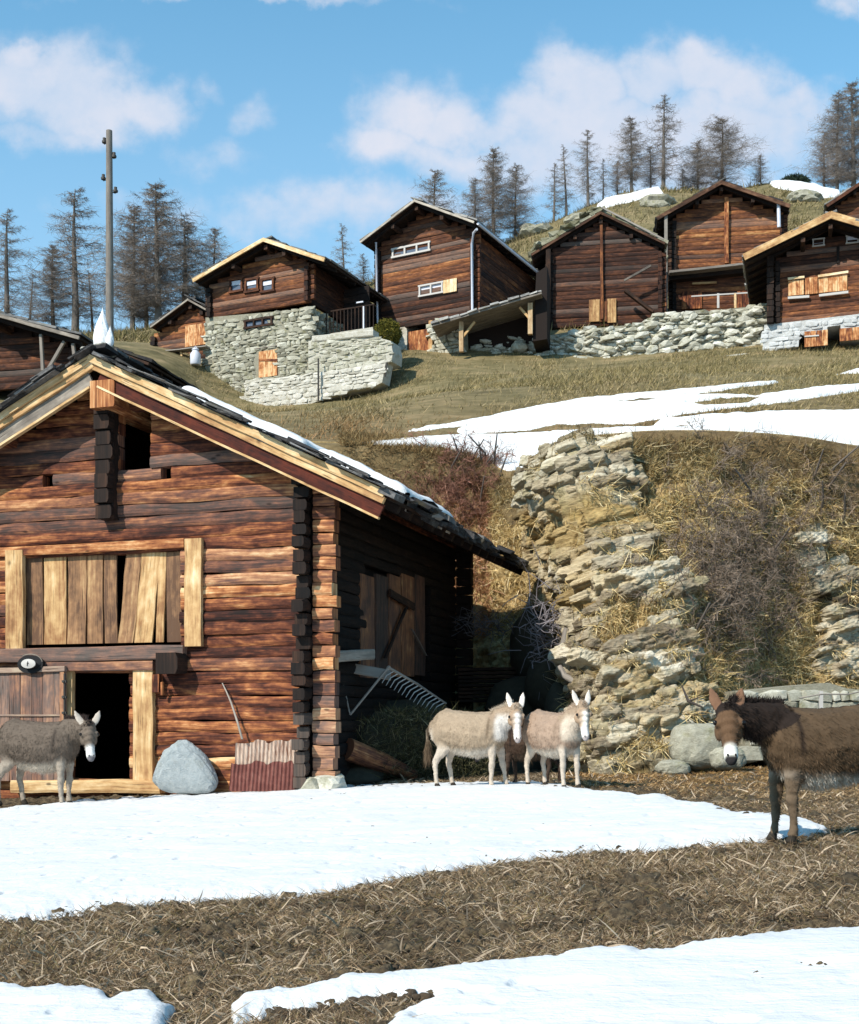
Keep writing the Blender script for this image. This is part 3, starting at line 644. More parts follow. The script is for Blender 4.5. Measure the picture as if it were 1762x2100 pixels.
def foreground_grass():
    n = 900000
    Y = 4.2*(24/4.2)**(RN.random(n)**1.25); u = RN.uniform(-250, 2050, n); x = (u-CU)/F*Y
    z = terrain(x, Y); v = HV-F*z/Y
    ns = near_snow(u, v)
    ok = (ns < RN.uniform(-3, 5, n)) & ~((u < 650) & (v < 1700)); x, Y, z, u, v = x[ok], Y[ok], z[ok], u[ok], v[ok]
    pat = fbm(x*1.6, Y*1.6, 3, 70); keep = RN.random(len(x)) < np.clip(.12+3.2*(pat-.33), .10, 1); x, Y, z, u, v = x[keep], Y[keep], z[keep], u[keep], v[keep]; pat = pat[keep]
    n = len(x); base = np.stack([x, Y, z+.015+.03*(fbm(x*5,Y*5,3,21)-.5)], -1)
    ang = RN.normal(.25, .75, n)+np.pi*(RN.random(n) < .5); d = np.stack([np.cos(ang), np.sin(ang)*.8, RN.uniform(.0, .7, n)**1.5*1.3], -1)
    L = RN.gamma(3.0, .0115, n)+.018; L = np.minimum(L,.10)*np.where(Y > 12, .75, 1)*np.interp(Y, [4,8,24], [.8,1,1.3]); W = RN.uniform(.0022, .0055, n)*np.interp(Y, [4,9,24], [.9,1.4,2.8])
    c = pal(n, [(.13,.085,.052),(.20,.135,.08),(.27,.185,.105),(.07,.045,.03),(.34,.25,.155),(.17,.11,.06),(.16,.125,.055),(.44,.35,.25)], .35)
    warm = sst(1680, 1560, v)[:,None]*(u[:,None] > 1150); c = c*(1-warm)+c*np.array([1.25,1.0,.62])*warm
    big = RN.random(n) < .014; W[big] *= 2.6; L[big] = np.minimum(L[big]*1.8,.16); c[big] = np.array([.44,.34,.24])*RN.uniform(.6,1.15,(big.sum(),1))
    dk = (pat < .42)[:,None]; c = np.where(dk, c*.7, c)
    o = blades('dead_grass', base, d, L, W, c, 3, .8, .14); tag(o, 'matted brown dead grass between the snow patches in the foreground', 'grass', kind='stuff')
foreground_grass()
def clods():
    mb = MB(); n = 0
    while n < 900:
        Y = 4.3+R.random()**1.6*9; u = R.uniform(-150,1950); x = (u-CU)/F*Y; z = gz(x,Y); v = HV-F*z/Y
        if near_snow(np.array([u]),np.array([v]))[0] > -4: continue
        r = R.uniform(.006,.020)*(1.5 if R.random() < .06 else 1); mb.rock((x,Y,z+r*.3+.02),(r*1.3,r,r*.7),R.uniform(.2,.7),1,.9,.5,smooth=True); n += 1
    for (u0, v0) in ((800,2062),(770,2070),(690,2082),(730,2078),(850,2056),(600,2092),(560,2096)):
        h = hit(u0, v0); 
        for k in range(9): r = R.uniform(.012,.03); mb.rock((h[0]+R.gauss(0,.05),h[1]+R.gauss(0,.03),h[2]+.03),(r*1.2,r,r*.8),.3,2,.9,.4,smooth=True)
    tag(mb.build('dung_clods', M['clod'], None), 'small dark clods of earth and dung scattered over the trampled ground', 'clods', kind='stuff')
clods()

def cliff_grass():
    n = 360000; u = RN.uniform(640, 2100, n); v = RN.uniform(880, 1600, n); vf = HV+F*1.12/Yf(u)
    ok = (v > Vt(u)-4) & (v < vf); u, v = u[ok], v[ok]
    p, rk, blk, lay, s = cliff_xyz(u, v)
    led = (rk > .5) & (fbm(u*.04, v*.07, 3, 77) > .60) & (RN.random(len(u)) < .6); p = p+np.where(led, .16, 0.)[:,None]*np.array((0,-.85,.5))
    ok = ((rk < RN.random(len(u))*.9) | led) & (s < .99); pat = fbm(u*.03, v*.03, 3, 72); ok &= RN.random(len(u)) < np.clip(2.2*(pat-.25)+.6*sst(.85,.95,s), .15, 1)
    ok &= ~((u < 1130) & (v > 1300))
    p = p[ok]; u = u[ok]; v = v[ok]; s = s[ok]; n = len(p)
    d = np.stack([RN.normal(0,.45,n), RN.normal(-.55,.35,n), RN.normal(-.15,.5,n)], -1); L = RN.gamma(5, .042, n)+.05; W = RN.uniform(.010, .022, n)
    c = pal(n, [(.58,.43,.20),(.68,.53,.28),(.46,.33,.15),(.28,.18,.075),(.74,.62,.38),(.50,.37,.15),(.36,.28,.12)], .3)
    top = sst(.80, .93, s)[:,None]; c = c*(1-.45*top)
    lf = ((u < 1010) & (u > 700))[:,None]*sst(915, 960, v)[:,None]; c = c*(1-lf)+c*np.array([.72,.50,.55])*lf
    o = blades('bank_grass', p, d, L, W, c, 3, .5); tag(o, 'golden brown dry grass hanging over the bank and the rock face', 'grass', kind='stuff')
cliff_grass()

def meadow_grass():
    n = 170000; Y = RN.uniform(30, 60, n)**1.0; u = RN.uniform(380, 2100, n); x = (u-CU)/F*Y; z = terrain(x, Y); v = HV-F*z/Y
    sd = np.maximum(np.maximum(sdist(u,v,U1), sdist(u,v,U2)), sdist(u,v,U3)); sd = np.minimum(sd, -sdist(u,v,U1H))
    ok = (sd < -1.5) & (Y > Yt(u)+.4); x, Y, z, u, v = x[ok], Y[ok], z[ok], u[ok], v[ok]; n = len(x)
    pat = fbm(x*.4, Y*.4, 4, 75)
    ok = RN.random(n) < np.clip(3*(pat-.33), .08, 1); x, Y, z, v = x[ok], Y[ok], z[ok], v[ok]; n = len(x)
    d = np.stack([RN.normal(.2,.5,n), RN.normal(-.3,.4,n), RN.uniform(.3,1,n)], -1); L = RN.gamma(5,.028,n)+.05; W = RN.uniform(.012,.026,n)
    c = pal(n, [(.25,.195,.085),(.33,.25,.12),(.17,.14,.058),(.12,.095,.04),(.40,.31,.17)], .25)
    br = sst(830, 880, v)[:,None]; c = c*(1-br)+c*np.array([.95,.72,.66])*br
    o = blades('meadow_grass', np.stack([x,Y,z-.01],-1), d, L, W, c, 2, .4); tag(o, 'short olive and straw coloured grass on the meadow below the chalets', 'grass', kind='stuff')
meadow_grass()

def rim_grass():
    n = 60000; u = RN.uniform(700, 2100, n); Y = Yt(u)+RN.uniform(-.5, 1.1, n)**1.0; x = (u-CU)/F*Y; z = terrain(x, Y); v = HV-F*z/Y
    sd = sdist(u, v, U2); ok = sd < 4; x, Y, z = x[ok], Y[ok], np.maximum(z[ok], 0); n = len(x)
    c = pal(n, [(.30,.20,.09),(.22,.14,.06),(.40,.29,.14),(.16,.10,.045)], .3)
    d = np.stack([RN.normal(0,.6,n), RN.normal(-.5,.4,n), RN.uniform(.1,.9,n)], -1)
    o = blades('rim_grass', np.stack([x,Y,z],-1), d, RN.gamma(5,.03,n)+.05, RN.uniform(.010,.022,n), c, 3, .5); tag(o, 'shaggy brown grass along the upper rim of the bank', 'grass', kind='stuff')
    n = 120000; Y = RN.uniform(62, 104, n); u = RN.uniform(-60, 2000, n); x = (u-CU)/F*Y; z = terrain(x, Y); v = HV-F*z/Y
    ok = (RN.random(n) < np.clip(3*(fbm(x*.3, Y*.3, 4, 76)-.33), .1, 1)) & (np.maximum(sdist(u,v,[(1222,424),(1240,410),(1290,400),(1352,386),(1360,398),(1320,408),(1270,418),(1235,430)]), sdist(u,v,[(1566,366),(1600,370),(1660,378),(1722,390),(1725,404),(1690,406),(1640,394),(1590,384)])) < -1)
    x, Y, z = x[ok], Y[ok], z[ok]; n = len(x); c = pal(n, [(.20,.165,.07),(.27,.21,.10),(.12,.105,.04),(.09,.075,.03),(.33,.25,.14)], .3)
    d = np.stack([RN.normal(.1,.5,n), RN.normal(-.3,.4,n), RN.uniform(.3,1,n)], -1)
    o = blades('hill_grass', np.stack([x,Y,z-.02],-1), d, RN.gamma(5,.06,n)+.1, RN.uniform(.03,.06,n), c, 2, .4); tag(o, 'rough olive brown grass on the slope behind the chalets', 'grass', kind='stuff')
rim_grass()
# ------------------------------------------------------------------ measuring a building in its own frame
class Fr:
    """a building's frame: x along its front (to the right), y into its depth, z up; measured along the view rays"""
    def __init__(s, u, v, Y, deg):
        a = math.radians(deg); s.a = a; s.O = P(u, v, Y); s.ex = np.array((math.cos(a), -math.sin(a), 0)); s.ey = np.array((math.sin(a), math.cos(a), 0))
    def front(s, u, v, y=0.0):
        d = np.array(((u-CU)/F, 1, (HV-v)/F)); t = (s.O @ s.ey+y)/(d @ s.ey); p = d*t-s.O
        return float(p @ s.ex), float(p[2])
    def side(s, u, v, x=0.0):
        d = np.array(((u-CU)/F, 1, (HV-v)/F)); t = (s.O @ s.ex+x)/(d @ s.ex); p = d*t-s.O
        return float(p @ s.ey), float(p[2])
    def thing(s, name, label, cat, group=None): return thing(name, label, cat, tuple(s.O), -s.a, group)
    def loc(s, p): q = np.array(p)-s.O; return (float(q@s.ex), float(q@s.ey), float(q[2]))
    def world(s, p): return s.O+s.ex*p[0]+s.ey*p[1]+np.array((0,0,p[2]))

def log_rows(mb, z0, z1, h, left, right, y, d, n=(0,-1,0), openings=(), tone=(.4,.12), ax='x', wob=.014, rnd=.28, seg=.5, grey=0, tonef=None):
    """courses of logs; left(z), right(z) limit each course; openings (a0,a1,z0,z1)"""
    nr = max(1, int(round((z1-z0)/h))); 
    for i in range(nr):
        zc = z0+h*(i+.5); a, b = left(zc), right(zc)
        if b-a < .15: continue
        iv = [(a, b)]
        for (o0, o1, oz0, oz1) in openings:
            if oz0 < zc+h*.2 and oz1 > zc-h*.2:
                nv = []
                for (p, q) in iv:
                    if o1 <= p or o0 >= q: nv.append((p, q)); continue
                    if o0 > p: nv.append((p, o0))
                    if o1 < q: nv.append((o1, q))
                iv = nv
        t = R.gauss(*tone); hh = h*R.uniform(.93, 1.03)
        if tonef: t += tonef(zc)
        off = R.uniform(-.02, .02)
        for (p, q) in iv:
            if q-p < .05: continue
            A = (p, y+off, zc) if ax == 'x' else (y+off, p, zc); B = (q, y+off, zc) if ax == 'x' else (y+off, q, zc)
            mb.log(A, B, hh*.985, d, n, t+R.uniform(-.03,.03), grey if (ax == 'y' or R.random() < .78) else grey+R.uniform(.05,.30), seg, wob, rnd)

def slate_roof(mb, p0, du, dv, nu, nv, lu, lv, thick, tone=(.45,.15), jit=.5, nrm=None):
    """overlapping irregular slabs: p0 lower corner, du unit along the eave, dv unit up the slope"""
    du = np.array(du, float); dv = np.array(dv, float); n = np.cross(du, dv) if nrm is None else np.array(nrm, float); n /= np.linalg.norm(n)
    if n[2] < 0: n = -n
    for j in range(nv):
        o = R.uniform(-.5, .5)
        i = 0; pos = o*lu/nu
        while pos < lu:
            w = lu/nu*R.uniform(.6, 1.4); hv = lv/nv*1.45
            c0 = max(pos, 0); c1 = min(pos+w, lu)
            if c1-c0 > .05:
                t = thick*R.uniform(.6, 1.5); tilt = .10
                c = np.array(p0)+du*((c0+c1)/2)+dv*(lv/nv*j+hv/2+R.uniform(-.06,.06)*jit)+n*(t/2+.035+R.uniform(0,.03))
                dv2 = dv-n*tilt*.5; dv2 /= np.linalg.norm(dv2); n2 = np.cross(du, dv2); n2 = n2 if n2[2] > 0 else -n2
                a = R.uniform(-.06,.06)*jit; du2 = du*math.cos(a)+dv2*math.sin(a); dv3 = dv2*math.cos(a)-du*math.sin(a)
                mb.box(c, ((c1-c0)/2*.98, hv/2, t/2), R.gauss(*tone), 0, (du2, dv3, n2), jit=.02*jit)
            pos += w

# ------------------------------------------------------------------ THE BARN
B = Fr(632, 1608, 21.7, 17)
barn = B.thing('log_barn', 'large sunlit log barn in front with hay hatch, open stable door and snowy roof', 'barn')
OV = 0.62                                     # gable overhang
xr, zr = B.front(190, 728, -OV)               # ridge, top of the roof boards
xe, ze = B.front(800, 1008, -OV)              # eave tip on the right
slope = (zr-ze)/(xe-xr); sl = math.atan(slope); SD = 10.6
xl = xr-(xe-xr); WL = xr*2                    # left wall line (mirror of x = 0)
RT = .34                                      # wall head below the roof top
wtop = lambda x: zr-RT-slope*abs(x-xr)
zE = wtop(0.0)
hatch = (*B.front(50, 1325), *B.front(376, 1128)); hatch = (hatch[0], hatch[2], hatch[1], hatch[3])
door = (B.front(147, 1500)[0], B.front(272, 1500)[0], B.front(200, 1600)[1], B.front(200, 1378)[1])
hole = (B.front(250, 900)[0], B.front(315, 900)[0], B.front(280, 948)[1], B.front(280, 855)[1])
n1_ = (B.front(335, 960)[0], B.front(357, 960)[0], B.front(345, 969)[1], B.front(345, 960)[1]+.03)
n2_ = (B.front(93, 990)[0], B.front(113, 990)[0], B.front(100, 997)[1], B.front(100, 985)[1])
zb = B.front(0, 1640)[1]
LG = .222
def bt(z):                                     # broad colour of the courses as on the real wall
    v = HV-(B.O[2]+z)/21.7*F
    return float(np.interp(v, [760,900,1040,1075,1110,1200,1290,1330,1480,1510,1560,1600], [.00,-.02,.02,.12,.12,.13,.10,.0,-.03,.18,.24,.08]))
mb = MB()
# rows from the sill to the eave, then the gable
def rowset(x0, x1, z0, z1): 
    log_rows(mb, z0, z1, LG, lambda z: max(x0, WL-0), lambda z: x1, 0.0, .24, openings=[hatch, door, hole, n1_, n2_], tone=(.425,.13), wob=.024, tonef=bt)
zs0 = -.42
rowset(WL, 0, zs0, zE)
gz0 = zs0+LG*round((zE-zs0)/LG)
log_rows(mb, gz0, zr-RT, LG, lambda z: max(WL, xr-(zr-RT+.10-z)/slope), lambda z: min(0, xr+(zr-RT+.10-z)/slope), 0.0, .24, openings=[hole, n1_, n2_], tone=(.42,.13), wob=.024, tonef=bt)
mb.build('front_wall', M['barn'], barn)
mb = MB()
nrow = int(round((zE-zs0)/LG))
for i in range(nrow):                          # ends of the front logs standing out beyond the corner
    zc = zs0+LG*(i+.5); t = R.gauss(.62,.12); L_ = .40+R.uniform(-.04,.05)
    if i >= nrow-2: L_ -= .1
    mb.log((.13,.02,zc), (.13+L_,.02,zc), LG*R.uniform(.84,.98), R.uniform(.22,.28), (0,-1,0), t, .15*R.random()+(.25 if zc<1.6 else 0), .15, .02, .22)
mb.build('log_end', M['barn'], barn).name = 'corner_log_ends'
mb = MB()
for i in range(nrow+1):                        # ends of the side logs, black with weather, standing out in front
    zc = zs0+LG*(i+.1); L_ = R.uniform(.20,.34)
    if R.random() < .12: L_ = .12
    mb.log((-.01,-.10,zc), (-.01,-.12-L_,zc), LG*R.uniform(.80,.97), R.uniform(.21,.27), (1,0,0), R.gauss(.28,.12) if zc > 1.3 else .5, .2 if zc < 1.2 else 0, .15, .03, .25)
mb.build('side_log_ends', M['dark'], barn)
mb = MB()                                      # side, back and far walls
log_rows(mb, zs0, zE+.1, LG, lambda z: .05, lambda z: SD-1.3, 0.0, .24, n=(1,0,0), ax='y', tone=(.16,.07), openings=[(B.side(738,1250)[0], B.side(872,1250)[0], B.side(800,1385)[1], B.side(740,1160)[1])])  # right wall: tone lowered so the wood itself holds the eave shade
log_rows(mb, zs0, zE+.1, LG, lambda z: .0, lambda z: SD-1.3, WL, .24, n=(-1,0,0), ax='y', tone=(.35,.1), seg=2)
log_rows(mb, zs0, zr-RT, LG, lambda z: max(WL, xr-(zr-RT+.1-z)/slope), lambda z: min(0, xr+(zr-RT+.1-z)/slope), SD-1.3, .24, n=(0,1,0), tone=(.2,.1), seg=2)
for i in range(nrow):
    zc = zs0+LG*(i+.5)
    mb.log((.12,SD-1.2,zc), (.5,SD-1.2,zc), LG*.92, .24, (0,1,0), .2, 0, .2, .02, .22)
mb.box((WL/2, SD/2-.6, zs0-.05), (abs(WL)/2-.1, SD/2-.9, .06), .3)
mb.box((-.16, SD/2-.7, (zs0+zE)/2), (.02, SD/2-.7, (zE-zs0)/2), .1); mb.box((WL+.16, SD/2-.7, (zs0+zE)/2), (.02, SD/2-.7, (zE-zs0)/2), .1); mb.box((WL/2, SD-1.5, (zs0+zE)/2), (abs(WL)/2-.2, .02, (zE-zs0)/2), .1)  # inner lining panels, added to stop light leaking through the log gaps
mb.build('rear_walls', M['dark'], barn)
# post under the ridge, ridge beam, hole frame
mb = MB(); px0 = B.front(200, 950, -.3)[0]; px1 = B.front(231, 950, -.3)[0]; pz0 = B.front(215, 1064, -.3)[1]
for k in range(9):
    za = pz0+(zr-.5-pz0)*k/9; zb_ = pz0+(zr-.5-pz0)*(k+1)/9
    mb.log(((px0+px1)/2,-.26,(za+zb_)/2-.01), ((px0+px1)/2+.001,-.36-R.uniform(0,.08),(za+zb_)/2), (zb_-za)*.95, (px1-px0)*R.uniform(.9,1.15), (1,0,0), .35, 0, .1, .02, .25)
mb.log(((px0+px1)/2,-.18,pz0), ((px0+px1)/2,-.18,zr-.4), px1-px0, .24, (0,-1,0), .35, 0, .3, .02, .2, up=(1,0,0))
mb.build('ridge_post', M['dark'], barn)
mb = MB(); a = B.front(185, 790, -OV-.02); b = B.front(234, 828, -OV-.02)
mb.log(((a[0]+b[0])/2, -OV-.03, (a[1]+b[1])/2+.02), ((a[0]+b[0])/2, SD-.5, (a[1]+b[1])/2+.02), abs(a[1]-b[1])+.12, abs(b[0]-a[0]), (1,0,0), .72, 0, .8, .012, .1)
for s_ in (.36,.7): 
    for sg in (-1, 1):
        x_ = xr+sg*(xe-xr)*s_*1.0; z_ = zr-slope*abs(x_-xr)-RT-.02
        mb.log((x_, -OV+.12, z_), (x_, SD-.5, z_), .2, .2, (1,0,0), .4, 0, 1, .01, .2)
mb.build('roof_beams', M['barn'], barn)
# roof: deck boards + slates, snow, barge boards
ex_r = np.array((math.cos(sl),0,-math.sin(sl))); nr_ = np.array((math.sin(sl),0,math.cos(sl))); LR = (xe-xr)/math.cos(sl)
ex_l = np.array((-math.cos(sl),0,-math.sin(sl))); nl_ = np.array((-math.sin(sl),0,math.cos(sl)))
def on_roof(sgn, s_, y, h=0): e = ex_r if sgn > 0 else ex_l; n_ = nr_ if sgn > 0 else nl_; return np.array((xr,0,zr))+e*s_+n_*h+np.array((0,y,0))
mb = MB()
for sgn, e, n_ in ((1,ex_r,nr_),(-1,ex_l,nl_)):
    mb.box(on_roof(sgn, LR/2, SD/2-.3, -.10), (LR/2, SD/2+.2, .03), .4, 0, ((e), (0,1,0), n_))
    for k in range(15):                        # rafters seen from below
        y_ = -OV+.9+k*(SD-.8)/14
        mb.log(on_roof(sgn, .1, y_, -.20), on_roof(sgn, LR-.05, y_, -.20), .16, .12, (0,1,0), .35, 0, 1, .01, .15, up=n_)
mb.build('roof_deck', M['dark'], barn)
mb = MB()
for sgn, e in ((1,ex_r),(-1,ex_l)):
    p = on_roof(sgn, LR+.06, -OV-.10, -.02)
    slate_roof(mb, p, (0,1,0), -e, 19, 16, SD+.5, LR+.02, .030, (.50,.22), 1.4)
for k in range(26):                            # ridge stones
    mb.box(on_roof(1, R.uniform(-.05,.15), -OV+.1+k*.42, .10+R.uniform(0,.05)), (.22,.24,.03), R.gauss(.55,.15), 0, ((1,0,R.uniform(-.3,.3)),(0,1,0),(0,0,1)), .03)
for k in range(60):                            # broken slabs poking out of the eave
    mb.box(on_roof(1, LR+R.uniform(-.05,.14), R.uniform(-OV, SD), R.uniform(-.12,.08)), (R.uniform(.1,.25),R.uniform(.1,.3),R.uniform(.02,.05)), R.gauss(.4,.2), 0, (ex_r,(0,1,0),nr_), .04)
for k in range(70):
    s_ = R.uniform(.0, LR*.96); sg = -1 if k % 2 else 1
    mb.box(on_roof(sg, s_, -OV-.12+R.uniform(-.05,.05), R.uniform(.02,.10)), (R.uniform(.10,.40),R.uniform(.05,.15),R.uniform(.008,.018)), R.gauss(.6,.18), 0, (ex_r if sg > 0 else ex_l,(0,1,0),nr_ if sg > 0 else nl_), .03)
mb.build('roof_slates', M['slate'], barn)
def board(sgn, s0, s1, y, hc, hh, dd, mat, name, tone, gr=0, seg=.6, wob=.006):
    m_ = MB(); n_ = nr_ if sgn > 0 else nl_
    m_.log(on_roof(sgn, s0, y, hc), on_roof(sgn, s1, y, hc), hh, dd, (0,-1,0), tone, gr, seg, wob, .06, up=n_)
    o = m_.build(name, M[mat], barn); return o
for sg in (1,-1):
    board(sg, 0, LR-.05, -OV-.055, -.07, .13, .09, 'pale', 'upper_bargeboard', .68, wob=.012)
    board(sg, .05, LR-.02, -OV-.015, -.190, .11, .09, 'pale', 'lower_bargeboard', .55, wob=.010)
board(1, .30, LR+.0, -OV+.03, -.355, .23, .06, 'red', 'fascia_board', .20)
board(-1, .22, LR, -OV+.03, -.375, .27, .06, 'grey', 'fascia_board', .55)
board(1, .36, LR+.02, -OV-.005, -.485, .04, .09, 'pale', 'drip_board', .62)
board(-1, .30, LR, -OV-.005, -.515, .045, .09, 'pale', 'drip_board', .62)
# snow slabs left on the roof
def roof_snow(name, s0, s1, y0, y1, hgt, parent, pos, ny=40, ns=60, edge=.25, seed=0, base=.12):
    S, Yy = np.meshgrid(np.linspace(s0, s1, ns), np.linspace(y0, y1, ny), indexing='ij')
    j = (fbm(S*1.1+seed, Yy*1.1, 4, 80)-.5)*.5
    e = np.minimum(np.minimum(S-s0, s1-S), np.minimum(Yy-y0+.10, y1-Yy))+np.clip(j, -.12, .12)*sst(0,.5,Yy-y0)+np.where(Yy-y0 < .3, .0, -.02)
    t = np.clip(e/edge, 0, 1); h = np.sqrt(1-(1-t)**2)*hgt*(.45+1.1*fbm(S*1.6+seed, Yy*1.6, 4, 81))-.26*(e <= 0); h = np.where(Yy <= y0+1e-6, -.24, h)
    V = np.array([pos(s_, y_, base+hh-.03) for s_, y_, hh in zip(S.ravel(), Yy.ravel(), h.ravel())])
    o = np_mesh(name, V, grid_faces(ns, ny), M['snow'], smooth=True); o.parent = parent; return o
roof_snow('roof_snow', 1.75, 4.55, -OV+.10, 7.5, .14, barn, lambda s_, y_, h: on_roof(1, s_, y_, h), seed=1)
roof_snow('roof_snow', 4.4, LR-.10, .25, 3.6, .14, barn, lambda s_, y_, h: on_roof(1, s_, y_, h), seed=9)
# hay hatch
hx0, hx1, hz0, hz1 = hatch
mb = MB(); hb = [(55,90,.06,0,-1),(92,138,.46,0,0),(140,178,.22,0,1),(180,212,.28,0,0),(214,240,.10,0,-1),(252,284,.32,0,7),(284,322,.60,0,7),(324,340,.40,0,3),(342,374,.02,0,0)]
for (u0, u1, t, g_, lean) in hb:
    x0 = B.front(u0, 1228, -.02)[0]; x1 = B.front(u1, 1228, -.02)[0]; xm = (x0+x1)/2; l_ = lean*.012
    mb.log((xm-l_,.0-R.uniform(0,.04),hz0+.02), (xm+l_,-R.uniform(0,.04),hz1-.03), (x1-x0)*.97, .045, (0,-1,0), t, .1 if t < .4 else 0, .35, .012, .1, up=(1,0,0))
mb.build('hatch_boards', M['pale'], barn)
def vplank(u0, u1, v0, v1, y, d, mat, name, tone, wob=.012):
    a = B.front(u0, v0, y-d/2); b = B.front(u1, v1, y-d/2); m_ = MB()
    m_.log(((a[0]+b[0])/2, y, b[1]), ((a[0]+b[0])/2, y, a[1]), b[0]-a[0], d, (0,-1,0), tone, 0, .35, wob, .08, up=(1,0,0)); return m_.build(name, M[mat], barn)
vplank(378, 412, 1105, 1325, -.16, .10, 'pale', 'hatch_jamb', .54)
vplank(11, 46, 1129, 1342, -.16, .10, 'pale', 'hatch_jamb', .52)
mb = MB(); a = B.front(-8, 1128, -.15); b = B.front(378, 1106, -.15); mb.log((a[0],-.15,hz1+.09),(b[0],-.15,hz1+.11),.17,.08,(0,-1,0),.70,0,.5,.014,.15); mb.build('hatch_lintel', M['barn'], barn)
mb = MB(); a = B.front(62, 1343, -.24)[0]; b = B.front(376, 1343, -.24)[0]; z_ = B.front(220, 1342, -.24)[1]
mb.log((a-2.2,-.17,z_),(b,-.17,z_+.02),.26,.20,(0,-1,0),.42,.35,.5,.014,.12); mb.build('hatch_sill', M['barn'], barn)
mb = MB(); z_ = B.front(200, 1366, -.22)[1]; a = B.front(60, 1366, -.22)[0]; b = B.front(316, 1366, -.22)[0]
mb.log((a,-.20,z_-.01),(b,-.20,z_),.17,.16,(0,-1,0),.52,.25,.5,.012,.12); mb.build('door_lintel', M['barn'], barn)
mb = MB(); c = B.front(346, 1358, -.42)
mb.log((c[0],-.05,c[1]),(c[0]+.01,-.50,c[1]-.02),.37,.46,(1,0,0),.42,0,.15,.03,.25); mb.build('floor_beam_end', M['dark'], barn)
mb = MB(); c = B.front(322, 1402, -.2); mb.box((c[0],-.2,c[1]),(.07,.07,.17),.35,0,None,.01); c = B.front(333, 1410, -.26); mb.box((c[0],-.27,c[1]-.02),(.025,.02,.12),.8,0,None,.01); mb.build('beam_wedge', M['barn'], barn)
# stable door
vplank(272, 312, 1360, 1605, -.17, .13, 'pale', 'door_jamb', .57)
vplank(130, 148, 1376, 1560, -.15, .10, 'pale', 'door_jamb', .60)
mb = MB(); a = B.front(148, 1612, -.25); b = B.front(332, 1612, -.25); mb.log((a[0]-1.3,-.22,a[1]-.02),(b[0],-.22,a[1]+.02),.24,.22,(0,-1,0),.62,0,.4,.02,.22); mb.build('door_sill', M['pale'], barn)
dl = thing('stable_door', None, None); dl.parent = barn
a = B.front(134, 1371, -.30); b = B.front(-70, 1600, -.30); dx1, dz1, dx0, dz0 = a[0], a[1], b[0], b[1]
mb = MB(); k = 9
for i in range(k):
    x0 = dx0+(dx1-dx0)*i/k; x1 = dx0+(dx1-dx0)*(i+1)/k
    mb.log(((x0+x1)/2,-.28,dz0),((x0+x1)/2,-.28,dz1-.04),(x1-x0)*.97,.05,(0,-1,0),R.gauss(.55,.12),.25+.25*R.random(),.3,.008,.08,up=(1,0,0))
leaf = mb.build('door_leaf', M['barn'], dl)
mb = MB(); mb.log((dx0,-.32,dz1-.03),(dx1+.02,-.32,dz1-.01),.10,.09,(0,-1,0),.75,.7,.5,.008,.1); zz_ = B.front(60,1467,-.33)[1]; mb.log((dx0,-.32,zz_),(dx1,-.32,zz_),.035,.03,(0,-1,0),.7,.7,.5,.004,.1)
mb.log((dx1-.05,-.325,dz0),(dx1-.05,-.325,dz1-.06),.09,.035,(0,-1,0),.7,.3,.4,.006,.1,up=(1,0,0)); mb.build('door_rail', M['barn'], dl)
mb = MB()
hx = B.front(136, 1400, -.3)[0]
mb.tube([(hx,-.36,dz1-.1),(hx,-.36,dz0+.6)], .018, 6)
for v_ in (1398, 1430, 1462, 1495, 1520): z_ = B.front(136, v_, -.3)[1]; mb.box((hx,-.36,z_),(.045,.02,.02),.5); mb.rock((hx-.01,-.385,z_),(.03,.02,.03),.5,1)
mb.build('hinge', M['iron'], dl)
# side door of grey planks, in the shade of the eave
mb = MB(); sb = [(738,768,.55),(770,796,.3),(797,822,.62),(823,850,.7),(851,872,.35)]
for (u0, u1, t) in sb:
    y0 = B.side(u0, 1250, .12)[0]; y1 = B.side(u1, 1250, .12)[0]; z0 = B.side(u0, 1352, .12)[1]-.1; z1 = B.side(u1, 1185, .12)[1]
    mb.log((.10,(y0+y1)/2,z0-.25),(.10,(y0+y1)/2,z1),abs(y1-y0)*.95,.06,(1,0,0),t+.02,.15,.4,.01,.08,up=(0,1,0))
mb.build('side_door', M['chalet'], barn)
mb = MB()
def sp(u, v, x=.22): q = B.side(u, v, x); return np.array((x, q[0], q[1]))
mb.log(sp(800,1215), sp(850,1245), .16,.05,(1,0,0),.5); mb.log(sp(790,1350), sp(834,1245), .12,.05,(1,0,0),.4,up=(0,1,0)); mb.log(sp(845,1290), sp(874,1345), .07,.05,(1,0,0),.8,.6,up=(0,1,0)); mb.build('side_door_brace', M['dark'], barn)
mb = MB(); a = sp(680,1350,.30); b = sp(752,1344,.30)
mb.log((.34,a[1]-.3,a[2]),(.34,b[1],b[2]+.02),.20,.26,(1,0,0),.75,.55,.4,.012,.15); mb.build('beam_end', M['grey'], barn)
# stone footing
mb = MB()
x = WL
while x < .1:
    w = R.uniform(.25,.6); wx, wy, wz = B.world((x+w/2, -.15, 0)); g0 = gz(wx, wy)-B.O[2]; top = -.36+R.uniform(-.03,.02)
    if top-g0 > .06: mb.rock((x+w/2,-.12+R.uniform(-.05,.05),(g0+top)/2-.05),(w*.55,.24,max(.10,(top-g0)/2+.1)),R.gauss(.5,.15),2,.6,.3)
    x += w*.9
mb.build('footing_stones', M['stone'], barn)
for c_ in ((.10,-.10,-.02,.26,.25,.16),(.45,-.05,.02,.24,.26,.15),(.0,-.1,-.35,.35,.3,.22),(.5,.0,-.36,.35,.3,.22)): mb = MB(); mb.rock(c_[:3], c_[3:], R.gauss(.65,.1), 2, .5, .25); mb.build('corner_stone', M['stone'], barn)

# things at the barn
def wp(u, v, Y): return P(u, v, Y)
